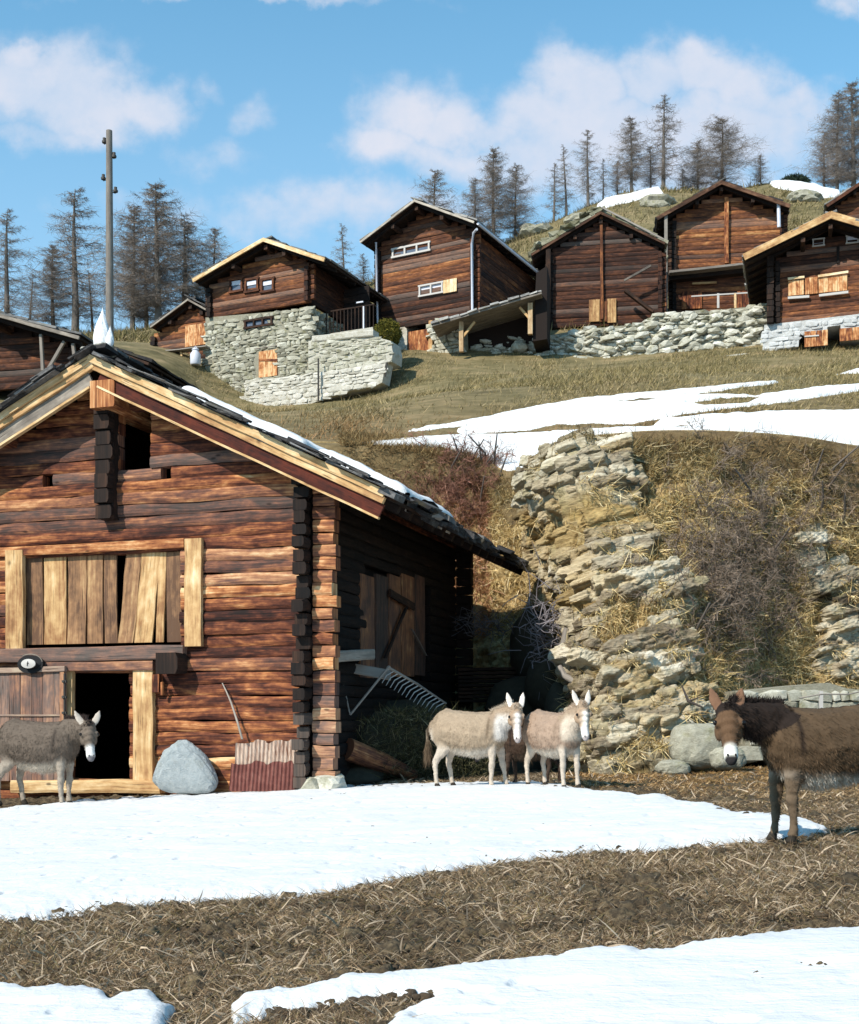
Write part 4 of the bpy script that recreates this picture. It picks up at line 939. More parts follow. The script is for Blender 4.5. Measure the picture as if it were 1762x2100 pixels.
# boulder leaning on the wall
bo = B.world((B.front(382,1570,-.5)[0], -.5, 0)); zc = B.front(382,1572,-.5)[1]+B.O[2]
mb = MB(); v_, f_ = ICO[4]; q = v_.copy()
# wedge-like outline: wide foot, blunt peak left of the middle
q = np.sign(q)*np.abs(q)**.72; tz = (q[:,2]+1)/2; q[:,0] = q[:,0]*(1.10-.72*tz**1.5)-.22*tz+.08; q[:,1] *= (1-.55*tz)
nn = fbm(v_[:,0]*2+5, v_[:,2]*2+v_[:,1]*2, 4, 90)-.5; q = q*(1+.30*nn)[:,None]; q = q*(1+.10*(fbm(v_[:,0]*6, v_[:,2]*6+v_[:,1]*5, 3, 92)-.5))[:,None]
q = q*np.array((.60,.30,.47)); mb.add(q, f_.tolist(), None, (.62,.5,0), False)
o = mb.build('boulder', M['boulder'], None); o.location = tuple(bo[:2])+(zc-.02,); tag(o, 'pale blue grey boulder leaning against the barn wall right of the stable door', 'boulder')
# rusty corrugated sheet
sh = thing('corrugated_sheet', 'rusty dark red corrugated iron sheet leaning on the barn wall near its corner', 'metal sheet', tuple(B.world((B.front(540,1600,-.3)[0],-.3,0))[:2])+(0,), -B.a)
def csheet(u0, u1, v0, v1, y0, y1, gr, name, n=110):
    a = B.front(u0, v1, y0); b = B.front(u1, v0, y0); xx = np.linspace(a[0], b[0], n); zz2 = np.linspace(a[1], b[1], 14)
    X, Z = np.meshgrid(xx, zz2); top = Z > zz2[-2]; jag = (vn(X*9, X*0, 3)-.5)*.10; Z = Z+np.where(top, jag, 0)
    Yy = y0+(y1-y0)*(Z-a[1])/(b[1]-a[1])+.022*np.sin(X*2*math.pi/.076)+.03*(vn(X*3,Z*3,4)-.5)
    W = np.array([B.world(p) for p in np.stack([X,Yy,Z],-1).reshape(-1,3)]); L0 = np.array(sh.location)
    loc = W-L0; c_, s_ = math.cos(B.a), math.sin(B.a); lx = loc[:,0]*c_-loc[:,1]*s_; ly = loc[:,0]*s_+loc[:,1]*c_
    V = np.stack([lx, ly, loc[:,2]], -1); V2 = V+np.array((0,.006,0)); fa = grid_faces(14, n)
    return np_mesh(name, np.concatenate([V,V2]), np.concatenate([fa, fa[:,::-1]+len(V)]), M['rust'], sh, col=np.tile((.5,.5,gr),(2*len(V),1)))
csheet(482, 612, 1522, 1575, -.26, -.20, .85, 'upper_sheet'); csheet(470, 604, 1566, 1622, -.36, -.27, .0, 'lower_sheet')
# stick
mb = MB(); pts = [B.world((B.front(u,v,y)[0], y, B.front(u,v,y)[1])) for u, v, y in ((497,1516,-.34),(487,1480,-.28),(474,1440,-.22),(463,1415,-.18),(456,1401,-.16))]
b0 = pts[0]; mb.tube([p-b0 for p in pts], [.022,.020,.018,.014,.010], 7, .75, .3)
o = mb.build('wooden_stick', M['grey'], None); o.location = tuple(b0); tag(o, 'thin bent bare stick leaning against the barn wall above the rusty sheet', 'stick')
# oval enamel plate with a small mark, hung on a round black basket
bk = B.world((B.front(57,1360,-.45)[0], -.36, B.front(57,1362,-.45)[1]))
o_ = thing('round_basket', 'round black basket lying on top of the open stable door leaf', 'basket', tuple(bk), -B.a)
mb = MB(); mb.tube([(0,.14,0),(0,.06,0),(0,-.02,0)], [.20,.27,.28], 22, .3); 
v_, f_ = ICO[3]; mb.add(v_*np.array((.27,.10,.17))+np.array((0,.02,.0)), f_.tolist(), None, (.3,.5,0), True); ob_ = mb.build('basket_body', M['black'], o_); ob_.scale = (1,1,.62)
mb = MB(); mb.tube([(.27*math.cos(a),-.02,.02+.17*math.sin(a)) for a in np.linspace(.15,2.2,12)], .010, 5); mb.build('basket_rim', M['grey'], o_)
pl = B.world((B.front(57,1361,-.50)[0], -.49, B.front(57,1361,-.50)[1]))
o_ = thing('enamel_plate', 'white oval enamel plate with a small dark mark in front of the black basket', 'plate', tuple(pl), -B.a)
mb = MB(); V = [(0,-.02,0)]+[(.155*math.cos(a),0,.088*math.sin(a)) for a in np.linspace(0,2*math.pi,33)[:-1]]+[(.155*math.cos(a),.02,.088*math.sin(a)) for a in np.linspace(0,2*math.pi,33)[:-1]]
mb.add(V, [(0,i+1,(i+1)%32+1) for i in range(32)]+[(i+1,i+33,(i+1)%32+33,(i+1)%32+1) for i in range(32)]+[tuple(range(33,65))], None, (.5,.5,0)); mb.build('plate_disc', M['paint'], o_)
mb = MB(); mb.tube([(-.012,-.022,-.040),(.004,-.026,.0),(.006,-.024,.042)], .006, 5); mb.tube([(.006,-.024,.02),(.028,-.020,-.002)], .005, 5); mb.tube([(-.022,-.021,.012),(.002,-.024,.004)], .004, 5); mb.build('plate_mark', M['black'], o_)
# pointed white stone on the ridge
sp0 = B.world((xr-.02, -.30, zr+.10)); st = thing('white_ridge_stone', 'pointed white quartz stone standing on the front end of the barn ridge', 'stone', tuple(sp0))
mb = MB(); v_, f_ = ICO[3]; q = v_.copy(); t = (q[:,2]+1)/2; q[:,:2] *= (1.02-.97*t**1.15)[:,None]; q[:,0] += .10*t; q = q*(1+.22*(vn(v_[:,0]*2.5+1,v_[:,2]*2.5+v_[:,1]*2,7)-.5))[:,None]
mb.add(q*np.array((.23,.19,.40))+np.array((.0,0,.46)), f_.tolist(), None, (.7,.5,0)); mb.build('spire', M['quartz'], st)
mb = MB(); mb.add(q*np.array((.11,.10,.20))+np.array((.18,-.10,.30)), f_.tolist(), None, (.6,.5,0)); mb.build('small_point', M['quartz'], st)
mb = MB(); mb.rock((-.06,0,.04),(.30,.2,.05),.6,2,.6,.2); mb.rock((-.02,0,.12),(.24,.17,.05),.6,2,.6,.2); mb.build('stone_base', M['plaster'], st)

# under the eave: fallen hay rake, board, log roller, dark bank
def gp(u, v, Y): return P(u, v, Y)
zf = gz(-.5, 22.3)
rk = thing('hay_rake', 'old grey hay rake with a long row of pale tines propped beside the barn corner', 'hay rake', tuple(gp(760,1480,23.5)))
O_ = np.array(rk.location)
mb = MB(); a = gp(795,1368,23.6)-O_; b = gp(915,1443,24.6)-O_; mb.tube([a,(a+b)/2+np.array((0,0,.03)),b], [.03,.025,.02], 7, .7, .7); mb.build('rake_beam', M['grey'], rk)
mb = MB()
for i in range(15):
    t = (i+.6)/15; c = a+(b-a)*t; e = c+np.array((-.22-.03*t, -.25, -.24+.02*i/15*5*.2)); mb.tube([c, (c+e)/2+np.array((-.03,0,.03)), e], [.014,.011,.006], 5, .85, .9)
mb.build('tines', M['paint'], rk)
mb = MB(); j = gp(718,1466,23.2)-O_; mb.tube([gp(799,1366,23.5)-O_, j], [.028,.022], 6, .8, .9); mb.tube([gp(697,1372,23.4)-O_, j], [.018,.018], 6, .6, .9); mb.build('rake_shaft', M['grey'], rk)
mb = MB(); c = gp(756,1378,23.7); mb.log(gp(712,1368,23.6)-O_*0, gp(802,1385,23.8)-O_*0, .22, .03, (0,-.8,.6), .75, .8, .3, .01, .05, up=(0,.5,.86)); o = mb.build('grey_board', M['grey'], None)
bm_ = np.array(gp(756,1378,23.7)); 
for v in o.data.vertices: v.co = Vector(np.array(v.co)-bm_)
o.location = tuple(bm_); tag(o, 'pale grey board lying across the hay rake beside the barn corner', 'board')
a = gp(712,1536,23.2); b = gp(850,1590,24.2)
mb = MB(); mb.tube([np.zeros(3), (b-a)*.5, (b-a)], [.22,.20,.11], 18, .55, .1)
o = mb.build('fallen_log', M['barn'], None); o.location = tuple(a); tag(o, 'thick brown log lying on the ground in the shade of the barn side', 'log')
# dark weedy bank along the side wall, with added heaps standing in for shade
def heap(name, label, cat, pts, mat, bl=None, kind=None, seed=0):
    mb = MB()
    for (u, v, Y, rx, ry, rz) in pts:
        v_, f_ = ICO[3]; q = v_*(1+.5*(fbm(v_[:,0]*1.6+seed+u, v_[:,2]*1.6+v_[:,1]*1.6, 4, 91)-.5))[:,None]
        mb.add(q*np.array((rx,ry,rz))+gp(u,v,Y), f_.tolist(), None, (.4,.5,0), True)
    o = mb.build(name, mat, None); tag(o, label, cat, kind=kind); return o
heap('earth_bank_and_shade_heaps', None, None, [(760,1530,25.2,1.0,1.2,.75),(850,1530,26.0,1.2,1.3,.95),(930,1540,27.5,1.3,1.4,.8),(720,1590,24.0,.8,.8,.25),(1010,1570,27.5,1.2,1.2,.7),(1092,1330,30.2,.55,.8,1.05),(1120,1400,28.2,.5,.6,.75),(1075,1450,29,.9,.7,.7),(1150,1470,26.3,.35,.5,.8)], M['earth'], kind='structure')  # the far heaps by the rock are added, dark in place of roof shadow
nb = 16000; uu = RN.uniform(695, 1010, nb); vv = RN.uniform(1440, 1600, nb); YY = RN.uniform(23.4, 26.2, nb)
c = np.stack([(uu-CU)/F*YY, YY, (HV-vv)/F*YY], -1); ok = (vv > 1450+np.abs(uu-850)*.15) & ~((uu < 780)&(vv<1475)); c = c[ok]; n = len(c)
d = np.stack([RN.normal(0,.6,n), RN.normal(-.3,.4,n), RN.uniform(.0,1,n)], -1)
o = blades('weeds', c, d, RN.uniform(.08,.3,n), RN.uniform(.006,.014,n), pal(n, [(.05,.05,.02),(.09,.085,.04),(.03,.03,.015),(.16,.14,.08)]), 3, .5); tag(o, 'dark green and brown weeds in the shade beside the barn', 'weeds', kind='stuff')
# pile of dark boards under the far end of the eave
pb = thing('board_stack', 'dark stack of long boards under the far end of the barn eave', 'board stack', tuple(gp(1005,1440,30)))
O_ = np.array(pb.location)
for i in range(9):
    mb = MB(); a = gp(940,1438-i*8,30)-O_; b = gp(1080,1436-i*8,30.4)-O_; mb.log(a, b, .075, .5, (0,-1,0), R.gauss(.45,.1), .0, .8, .01, .1); mb.build('board', M['dark'], pb)
# brushwood and bleached posts at the foot of the shaded rock
def brush(name, label, cat, centre, n, spread, L, col, r=.012, Yd=.5, up=.3):
    mb = MB(); c0 = np.array(gp(*centre))
    for i in range(n):
        p = np.array((R.gauss(0,spread[0]), R.gauss(0,Yd), R.gauss(0,spread[1]))); d = np.array((R.gauss(0,1), R.gauss(0,.5), R.gauss(up,.8))); d /= np.linalg.norm(d); l = L*R.uniform(.4,1)
        m1 = p+d*l*.5+np.array((R.gauss(0,.05),R.gauss(0,.05),R.gauss(0,.05))); mb.tube([p, m1, p+d*l+np.array((R.gauss(0,.08),0,R.gauss(0,.08)))], [r, r*.7, r*.3], 4, R.uniform(.2,.9), 0)
    for k in range(len(mb.c)): t = mb.c[k][0]; mb.c[k] = tuple(np.array(col)*(.4+t))
    o = mb.build(name, M['twig'], None); o.location = tuple(c0); tag(o, label, cat, kind='stuff'); return o
brush('brushwood_pile', 'tangled grey brushwood heaped in the shade behind the barn eave', 'brushwood', (1120,1300,27.5), 150, (.30,.45), .7, (.20,.18,.19), .014)
brush('brushwood_pile', 'low pile of dead twigs below the sunlit gap under the barn eave', 'brushwood', (985,1285,30.5), 110, (.5,.12), .6, (.17,.16,.17), .012)
mb = MB(); a = gp(1157,1352,26.3); pts = [gp(1160,1355,26.3), gp(1158,1320,26.3), gp(1163,1288,26.2)]
mb.tube([p-a for p in pts], [.09,.10,.07], 8, .85, .9); o = mb.build('bleached_stump', M['grey'], None); o.location = tuple(a); tag(o, 'bleached upright wooden stump against the rock beyond the barn eave', 'stump')
mb = MB(); a = gp(1150,1370,25.2); pts = [gp(1148,1366,25.2), gp(1158,1386,25.1), gp(1176,1396,25.0), gp(1194,1404,24.9)]
mb.tube([p-a for p in pts], [.05,.07,.075,.06], 8, .9, .9); o = mb.build('bleached_branch', M['grey'], None); o.location = tuple(a); tag(o, 'short bleached branch lying on the rock above the right pale donkey', 'branch')
# ------------------------------------------------------------------ chalets on the slope
def chalet(fr, th, wu, vbase, roof, depth, ov=.7, log=.23, tone=(.45,.1), rt=.32, slate='slate', barge=('pale',.6,.14), vwood=None, side_tone=(.25,.08), sl_tone=(.45,.15), left_side=True, thick=.06, mat='chalet', tonef=None, nv=8, openings=()):
    x0 = fr.front(wu[0], vbase)[0]; x1 = fr.front(wu[1], vbase)[0]; z0 = fr.front((wu[0]+wu[1])/2, vbase if vwood is None else vwood)[1]
    (ua,va),(ul,vl),(ur,vr) = roof; xa, za = fr.front(ua,va,-ov); xl_, zl_ = fr.front(ul,vl,-ov); xr_, zr_ = fr.front(ur,vr,-ov)
    sL = (za-zl_)/(xa-xl_); sR = (za-zr_)/(xr_-xa)
    top = lambda x: za-rt-(sL*(xa-x) if x < xa else sR*(x-xa))
    op = []
    for (a,b,c,d) in openings: p = fr.front(a,d); q = fr.front(b,c); op.append((p[0],q[0],p[1],q[1]))
    mb = MB(); log_rows(mb, z0, za-rt, log, lambda z: max(x0, xa-(za-rt+.08-z)/sL), lambda z: min(x1, xa+(za-rt+.08-z)/sR), 0, .2, tone=tone, seg=1.1, wob=.012, tonef=tonef, openings=op)
    mb.build('front_wall', M[mat], th)
    zL, zR = top(x0), top(x1); mb = MB()
    log_rows(mb, z0, zR, log, lambda z: .05, lambda z: depth, x1-.1, .2, n=(1,0,0), ax='y', tone=side_tone, seg=1.5)
    log_rows(mb, z0, zL, log, lambda z: .05, lambda z: depth, x0+.1, .2, n=(-1,0,0), ax='y', tone=side_tone, seg=1.5)
    mb.box(((x0+x1)/2, depth, (z0+min(zL,zR))/2), ((x1-x0)/2-.1,.08,(min(zL,zR)-z0)/2), .3)
    mb.build('side_walls', M[mat], th)
    for i, (xc, zt, sg) in enumerate(((x0, zL, -1), (x1, zR, 1))):       # crossing log ends at both corners
        mb = MB(); k = int((zt-z0)/log)
        for j in range(k):
            zc = z0+log*(j+.5)
            mb.log((xc-sg*.08, -.05, zc), (xc-sg*.08, -.26-R.uniform(0,.06), zc), log*.9, .2, (1,0,0), R.gauss(.25,.1), 0, .3, .02, .2)
            mb.log((xc-.0*sg, .0, zc+log*.5), (xc+sg*.24, .0, zc+log*.5), log*.85, .18, (0,-1,0), R.gauss(tone[0],.1), 0, .3, .02, .2)
        mb.build('corner_logs', M['dark'] if sg < 0 else M[mat], th)
    D = depth+ov+.4
    mb = MB(); mbB = MB(); mbS = MB()
    for (xe_, ze_, sgn, s_) in ((xl_, zl_, -1, sL), (xr_, zr_, 1, sR)):
        L_ = math.hypot(xe_-xa, za-ze_); e = np.array((xe_-xa, 0, ze_-za))/L_; n_ = np.array((sgn*(za-ze_), 0, abs(xe_-xa)))/L_
        A = np.array((xa, -ov, za))
        mb.box(A+e*L_/2+np.array((0,D/2,0))-n_*.09, (L_/2, D/2, .04), .4, 0, (e,(0,1,0),n_))
        for k in range(int(depth/.9)+1): mb.log(A+e*.1+np.array((0,.35+k*.9,0))-n_*.19, A+e*(L_-.06)+np.array((0,.35+k*.9,0))-n_*.19, .14, .12, (0,1,0), .3, 0, 1.5, .01, .1, up=n_)
        if barge: mbB.log(A-n_*.10+e*.0+np.array((0,-.03,0)), A+e*L_-n_*.10+np.array((0,-.03,0)), barge[2], .06, (0,-1,0), barge[1], 0, .9, .008, .05, up=n_)
        slate_roof(mbS, A+e*(L_+.03)+np.array((0,-.05,0))-n_*.06, (0,1,0), -e, int(D/.75), nv, D, L_, thick, sl_tone, 1)
    for xx in (xa, (x0+xa)/2, (x1+xa)/2): mb.log((xx,-ov+.15,top(xx)-.08),(xx,.2,top(xx)-.08),.2,.18,(1,0,0),.5,0,1,.01,.15)
    mb.build('roof_frame', M['dark'], th); mbS.build('roof_slates', M[slate], th)
    if barge: mbB.build('bargeboards', M[barge[0]], th)
    return dict(x0=x0,x1=x1,z0=z0,xa=xa,za=za,top=top,xl=xl_,zl=zl_,xr=xr_,zr=zr_,sL=sL,sR=sR,ov=ov)
def window(fr, th, u0, v0, u1, v1, panes=1, frame='paint', glass='glass', tone=.6, fw=.05, y=-.14, name='window'):
    a = fr.front(u0, v1, y); b = fr.front(u1, v0, y); x0, z0, x1, z1 = a[0], a[1], b[0], b[1]
    mb = MB()
    mb.box(((x0+x1)/2,y,z0-fw/2),((x1-x0)/2+fw,.05,fw/2),tone); mb.box(((x0+x1)/2,y,z1+fw/2),((x1-x0)/2+fw,.05,fw/2),tone)
    for i in range(panes+1): x = x0+(x1-x0)*i/panes; mb.box((x,y,(z0+z1)/2),(fw/2,.045,(z1-z0)/2),tone)
    f = mb.build(name, M[frame], th)
    mb = MB(); mb.box(((x0+x1)/2,y+.06,(z0+z1)/2),((x1-x0)/2,.01,(z1-z0)/2),.5); mb.build('pane', M[glass], f); return f
def panel(fr, th, u0, v0, u1, v1, mat, name, tone=.6, n=4, y=-.15, vertical=True, d=.05, gr=0, var=.08):
    a = fr.front(u0, v1, y); b = fr.front(u1, v0, y); mb = MB()
    for i in range(n):
        if vertical: x = a[0]+(b[0]-a[0])*(i+.5)/n; mb.log((x,y,a[1]),(x,y,b[1]),(b[0]-a[0])/n*.96,d,(0,-1,0),R.gauss(tone,var),gr,.6,.006,.08,up=(1,0,0))
        else: z = a[1]+(b[1]-a[1])*(i+.5)/n; mb.log((a[0],y,z),(b[0],y,z),(b[1]-a[1])/n*.96,d,(0,-1,0),R.gauss(tone,var),gr,.8,.006,.08)
    return mb.build(name, M[mat], th)
def bar(fr, th, pts, r, mat, name, tone=.6, n=7, gr=0):
    """round bar through (u, v, y) points of the front frame"""
    mb = MB(); mb.tube([(fr.front(u,v,y)[0], y, fr.front(u,v,y)[1]) for u,v,y in pts], r, n, tone, gr); return mb.build(name, M[mat], th)
def beam(fr, th, u0, v0, u1, v1, y, w, d, mat, name, tone=.5, gr=0):
    a = fr.front(u0,v0,y); b = fr.front(u1,v1,y); A = np.array((a[0],y,a[1])); Bb = np.array((b[0],y,b[1])); t = (Bb-A)/np.linalg.norm(Bb-A); up = np.cross(t,(0,-1,0))
    mb = MB(); mb.log(A, Bb, w, d, (0,-1,0), tone, gr, .7, .012, .12, up=up); return mb.build(name, M[mat], th)
def stones(mb, x0, x1, z0, z1, y, inside, h=.17, l=.36, dep=.16, tone=(.5,.16), n2=None, pw=.5, tocoord=None, sub=1):
    """courses of irregular stones over a face; tocoord maps (x, y, z) to local space"""
    z = z0
    while z < z1:
        hh = h*R.uniform(.55,1.6); x = x0-R.uniform(0,l)
        while x < x1:
            w = l*R.uniform(.35,1.9); cx, cz = x+w/2, z+hh/2
            if inside(cx, cz):
                c = (cx, y+R.uniform(-.02,.02), cz) if tocoord is None else tocoord(cx, y+R.uniform(-.02,.02), cz)
                mb.rock(c, (w*.56,dep,hh*.60), R.gauss(*tone), sub, pw, .30, R.uniform(-.14,.14))
            x += w
        z += hh*.97
def inpoly(poly):
    def f(x, z):
        c = False; n = len(poly)
        for i in range(n):
            ax, az = poly[i]; bx, bz = poly[(i+1)%n]
            if (az > z) != (bz > z) and x < (bx-ax)*(z-az)/(bz-az)+ax: c = not c
        return c
    return f
def slab_poly(mb, poly, y0, y1, tone=.5, nx=1):
    """extruded polygon in the x-z plane of a frame"""
    n = len(poly); V = [(x,y0,z) for x,z in poly]+[(x,y1,z) for x,z in poly]
    mb.add(V, [tuple(range(n)), tuple(reversed(range(n,2*n)))]+[(i,i+n,(i+1)%n+n,(i+1)%n) for i in range(n)], None, (tone,.5,0))

# chalet with the stone ground floor
f1 = Fr(638, 790, 56, 25)
h1 = f1.thing('stone_chalet', 'chalet with a grey stone lower storey and orange door beside the terrace wall', 'house')
i1 = chalet(f1, h1, (432, 637), 640, ((541,487),(395,572),(668,529)), 6.4, ov=.9, tone=(.50,.12), vwood=637, slate='slatepale', barge=('pale',.78,.17), sl_tone=(.25,.12), nv=6)
mb = MB(); a = f1.front(426, 640); b = f1.front(638, 640); zb1 = f1.front(500, 850)[1]
poly = [f1.front(424,860), f1.front(638,860), f1.front(638,633), f1.front(424,655)]
ops = [(f1.front(500,672),f1.front(560,649)), (f1.front(529,776),f1.front(571,714))]
def hole1(x,z): return not any(p[0]-.05 < x < q[0]+.05 and p[1]-.03 < z < q[1]+.03 for p,q in ops) and inpoly(poly)(x,z)
stones(mb, a[0]-.1, b[0]+.05, zb1, f1.front(640,630)[1], -.02, hole1, .15, .40, .16, (.55,.15))
stones(mb, 0.1, 6.2, zb1, f1.front(638,633)[1], 0, lambda x,z: True, .17, .45, .14, (.45,.12), tocoord=lambda x,y,z: (-.02+y, x, z))
mb.build('stone_wall', M['stone'], h1)
mb = MB(); slab_poly(mb, [f1.front(427,860,.12), f1.front(637,860,.12), f1.front(637,636,.12), f1.front(427,654,.12)], -.10, .35, .5); mb.box((-.15,3.2,(zb1+f1.front(638,640)[1])/2),(.12,3.1,(f1.front(638,640)[1]-zb1)/2),.5); mb.build('wall_core', M['mortar'], h1)
for (u0,u1) in ((473,496),(504,528),(537,560)): 
    w = window(f1, h1, u0, 572, u1, 597, 1, 'chalet', 'glass', .45, .10); aa = f1.front(u0+2, 586, -.13); bb = f1.front(u1-2, 574, -.13); mb = MB(); mb.box(((aa[0]+bb[0])/2,-.115,(aa[1]+bb[1])/2),((bb[0]-aa[0])/2,.008,(bb[1]-aa[1])/2),.5); mb.build('curtain', M['curtain'], w)
window(f1, h1, 503, 652, 557, 671, 3, 'dark', 'glass', .5, .09, y=-.20)
d = panel(f1, h1, 531, 716, 569, 775, 'barn', 'door', .80, 4, y=-.14); panel(f1, h1, 522, 708, 578, 715, 'grey', 'door_lintel', .5, 1, y=-.12, vertical=False, d=.12)
beam(f1, h1, 531, 738, 569, 738, -.18, .1, .04, 'barn', 'door_brace', .6)
# second set of bargeboards stepping back on the right, and the side porch with railing
pass
pch = thing('porch', None, None); pch.parent = h1
fs = lambda u, v, x: f1.side(u, v, x)
def sidebox(th, u0, v0, u1, v1, x, d, mat, name, tone, gr=0):
    a = f1.side(u0, v1, x); b = f1.side(u1, v0, x); mb = MB(); mb.box((x,(a[0]+b[0])/2,(a[1]+b[1])/2),(d,abs(b[0]-a[0])/2,abs(b[1]-a[1])/2),tone,gr); return mb.build(name, M[mat], th)
a_ = f1.front(652, 692, .8); b_ = f1.front(766, 684, .8)
mb = MB(); mb.box(((a_[0]+b_[0])/2, 1.5, a_[1]-.05), ((b_[0]-a_[0])/2, .75, .13), .6); mb.build('porch_floor', M['plaster'], pch)
mb = MB(); za = f1.front(700, 635, .9)[1]
for k in range(14): x = a_[0]+.4+(b_[0]-a_[0]-.45)*k/13; mb.box((x,.9,a_[1]+(za-a_[1])/2),(.02,.02,(za-a_[1])/2-.03),.4)
mb.box(((a_[0]+b_[0])/2+.2,.9,za),((b_[0]-a_[0])/2-.2,.03,.03),.4); mb.build('railing', M['dark'], pch)
mb = MB(); q = f1.front(746, 655, .88); mb.box((q[0],.88,q[1]),(.03,.03,.6),.6); q2 = f1.front(738, 622, .88); mb.box((q2[0],.88,q2[1]+.05),(.18,.03,.03),.6); mb.build('white_post', M['pipe'], pch)
mb = MB(); q = f1.front(735, 600, 2.6); 
for k in range(8): mb.log((.3,2.6,a_[1]+.1+k*.35),(q[0]+.6,2.6,a_[1]+.1+k*.35),.33,.1,(0,-1,0),.3,0,1,.01,.1)
mb.build('porch_wall', M['dark'], pch)
# terrace wall with its smooth lower band
ft = Fr(805, 735, 53.9, 25)
tw = ft.thing('terrace_wall', 'pale stepped terrace wall with a smooth lower band right of the stone chalet', 'wall')
P1 = [ft.front(u,v) for u,v in ((634,700),(660,697),(765,690),(803,700),(807,722),(805,742),(790,748),(650,776),(634,790))]
mb = MB(); stones(mb, min(p[0] for p in P1), max(p[0] for p in P1), min(p[1] for p in P1), max(p[1] for p in P1), -.02, inpoly(P1), .14, .42, .10, (.62,.1)); mb.build('upper_wall', M['stone'], tw)
mb = MB(); slab_poly(mb, P1, -.07, .9, .62); mb.build('wall_core', M['plaster'], tw)
for (a0, a1, nm) in (((502,780),(652,766),'l'),((655,765),(791,740),'r')):
    t0 = a0[1]; pts = [(a0[0],a0[1]),(a1[0],a1[1])]+([(652,822),(600,842),(502,845)] if nm == 'l' else [(783,784),(765,792),(720,800),(655,820)])
    mb = MB(); slab_poly(mb, [ft.front(u,v,-.25) for u,v in pts], -.22, .5+.9*(nm=='l'), .62+.05*(nm=='r')); mb.build('lower_band', M['plaster'], tw); LB = [ft.front(u,v,-.25) for u,v in pts]; mb = MB(); stones(mb, min(p[0] for p in LB), max(p[0] for p in LB), min(p[1] for p in LB), max(p[1] for p in LB), -.22, inpoly(LB), .15, .42, .06, (.80,.08), pw=.7); mb.build('band_stones', M['plaster'], tw)
mb = MB(); q = [ft.front(640,699,-.15), ft.front(766,688,-.15)]; mb.log((q[0][0],.1,q[0][1]+.1),(q[1][0],.1,q[1][1]+.12),.28,.55,(0,-1,0),.65,0,.8,.02,.15); mb.build('coping', M['plaster'], tw)
bar(ft, tw, [(653,735,-.45),(653,822,-.45)], .04, 'iron', 'drain_pipe'); bar(ft, tw, [(794,742,-.2),(790,772,-.2)], .035, 'iron', 'drain_pipe')

# small hut to the left of it
f0 = Fr(440, 750, 59, 24); h0 = f0.thing('small_hut', 'small low log hut with an orange shutter left of the stone chalet', 'hut')
chalet(f0, h0, (318, 446), 748, ((386,610),(308,668),(470,655)), 4, ov=.6, tone=(.52,.1), slate='slate', barge=('grey',.6,.08), vwood=742, nv=5)
panel(f0, h0, 380, 662, 424, 712, 'barn', 'shutter', .82, 5)
beam(f0, h0, 345, 722, 428, 712, -.9, .07, .5, 'grey', 'bench_top', .6, .4); beam(f0, h0, 358, 722, 342, 748, -.9, .12, .08, 'pale', 'bench_leg', .6); beam(f0, h0, 372, 722, 374, 742, -.9, .1, .08, 'pale', 'bench_leg', .5)
cb = f0.world((f0.front(401,746,-1.3)[0], -1.3, f0.front(401,748,-1.3)[1]))
cn = thing('milk_can', 'pale metal milk can standing in front of the small hut', 'milk can', tuple(cb))
mb = MB(); mb.tube([(0,0,0),(0,0,.05),(0,0,.5),(0,0,.62),(0,0,.70)], [.22,.25,.25,.16,.13], 14, .5); mb.build('can_body', M['pipe'], cn)
mb = MB(); mb.tube([(0,0,.70),(0,0,.74),(0,0,.80)], [.17,.17,.05], 12, .5); mb.build('lid', M['pipe'], cn); mb = MB(); mb.tube([(-.08,0,.78),(0,0,.9),(.08,0,.78)], .015, 5); mb.build('handle', M['pipe'], cn)

# tall chalet with white downpipes
f2 = Fr(975, 700, 58, 28); h2 = f2.thing('tall_chalet', 'tall dark log chalet with two window rows and white downpipes at its corners', 'house')
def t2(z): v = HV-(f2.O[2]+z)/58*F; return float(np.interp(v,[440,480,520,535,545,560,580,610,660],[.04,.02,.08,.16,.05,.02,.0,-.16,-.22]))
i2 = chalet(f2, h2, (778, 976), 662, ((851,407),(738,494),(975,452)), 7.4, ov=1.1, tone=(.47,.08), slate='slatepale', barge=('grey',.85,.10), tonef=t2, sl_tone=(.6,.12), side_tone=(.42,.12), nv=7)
window(f2, h2, 806, 498, 880, 526, 3, 'paint', 'glass', .6, .09); w_ = window(f2, h2, 861, 580, 907, 606, 2, 'paint', 'curtain', .6, .08)
panel(f2, h2, 909, 570, 937, 602, 'pale', 'shutter', .82, 4)
bar(f2, h2, [(771,497,-.7),(772,515,-.45),(775,700,-.4)], .055, 'pipe', 'downpipe'); bar(f2, h2, [(978,470,-1.0),(971,478,-.6),(968,500,-.4),(969,650,-.4)], .060, 'pipe', 'downpipe')
mb = MB(); mb.tube([(i2['xr']+.08,-1.0,i2['zr']-.12),(i2['xr']+.08,7.9,i2['zr']-.12)], .07, 6, .5); mb.build('gutter', M['pipe'], h2)
d2 = panel(f2, h2, 838, 674, 880, 728, 'barn', 'door', .76, 4, y=-.10)
panel(f2, h2, 832, 655, 886, 672, 'dark', 'door_lintel', .5, 1, y=-.12, vertical=False, d=.2); panel(f2, h2, 880, 657, 888, 728, 'pale', 'door_post', .62, 1, y=-.2, d=.15)
mb = MB(); slab_poly(mb, [f2.front(u,v) for u,v in ((778,735),(836,735),(836,658),(778,660))], -.05, 2, .6); mb.build('plastered_base', M['plaster'], h2)
mb = MB(); PP = [f2.front(u,v) for u,v in ((888,735),(948,732),(946,672),(905,655),(888,660))]; stones(mb, PP[0][0]-.2, PP[1][0]+.2, PP[0][1], PP[3][1]+.1, -.2, inpoly(PP), .15, .36, .2, (.66,.1)); slab_poly(mb, PP, .0, 2, .5); mb.build('stone_base', M['stone'], h2)
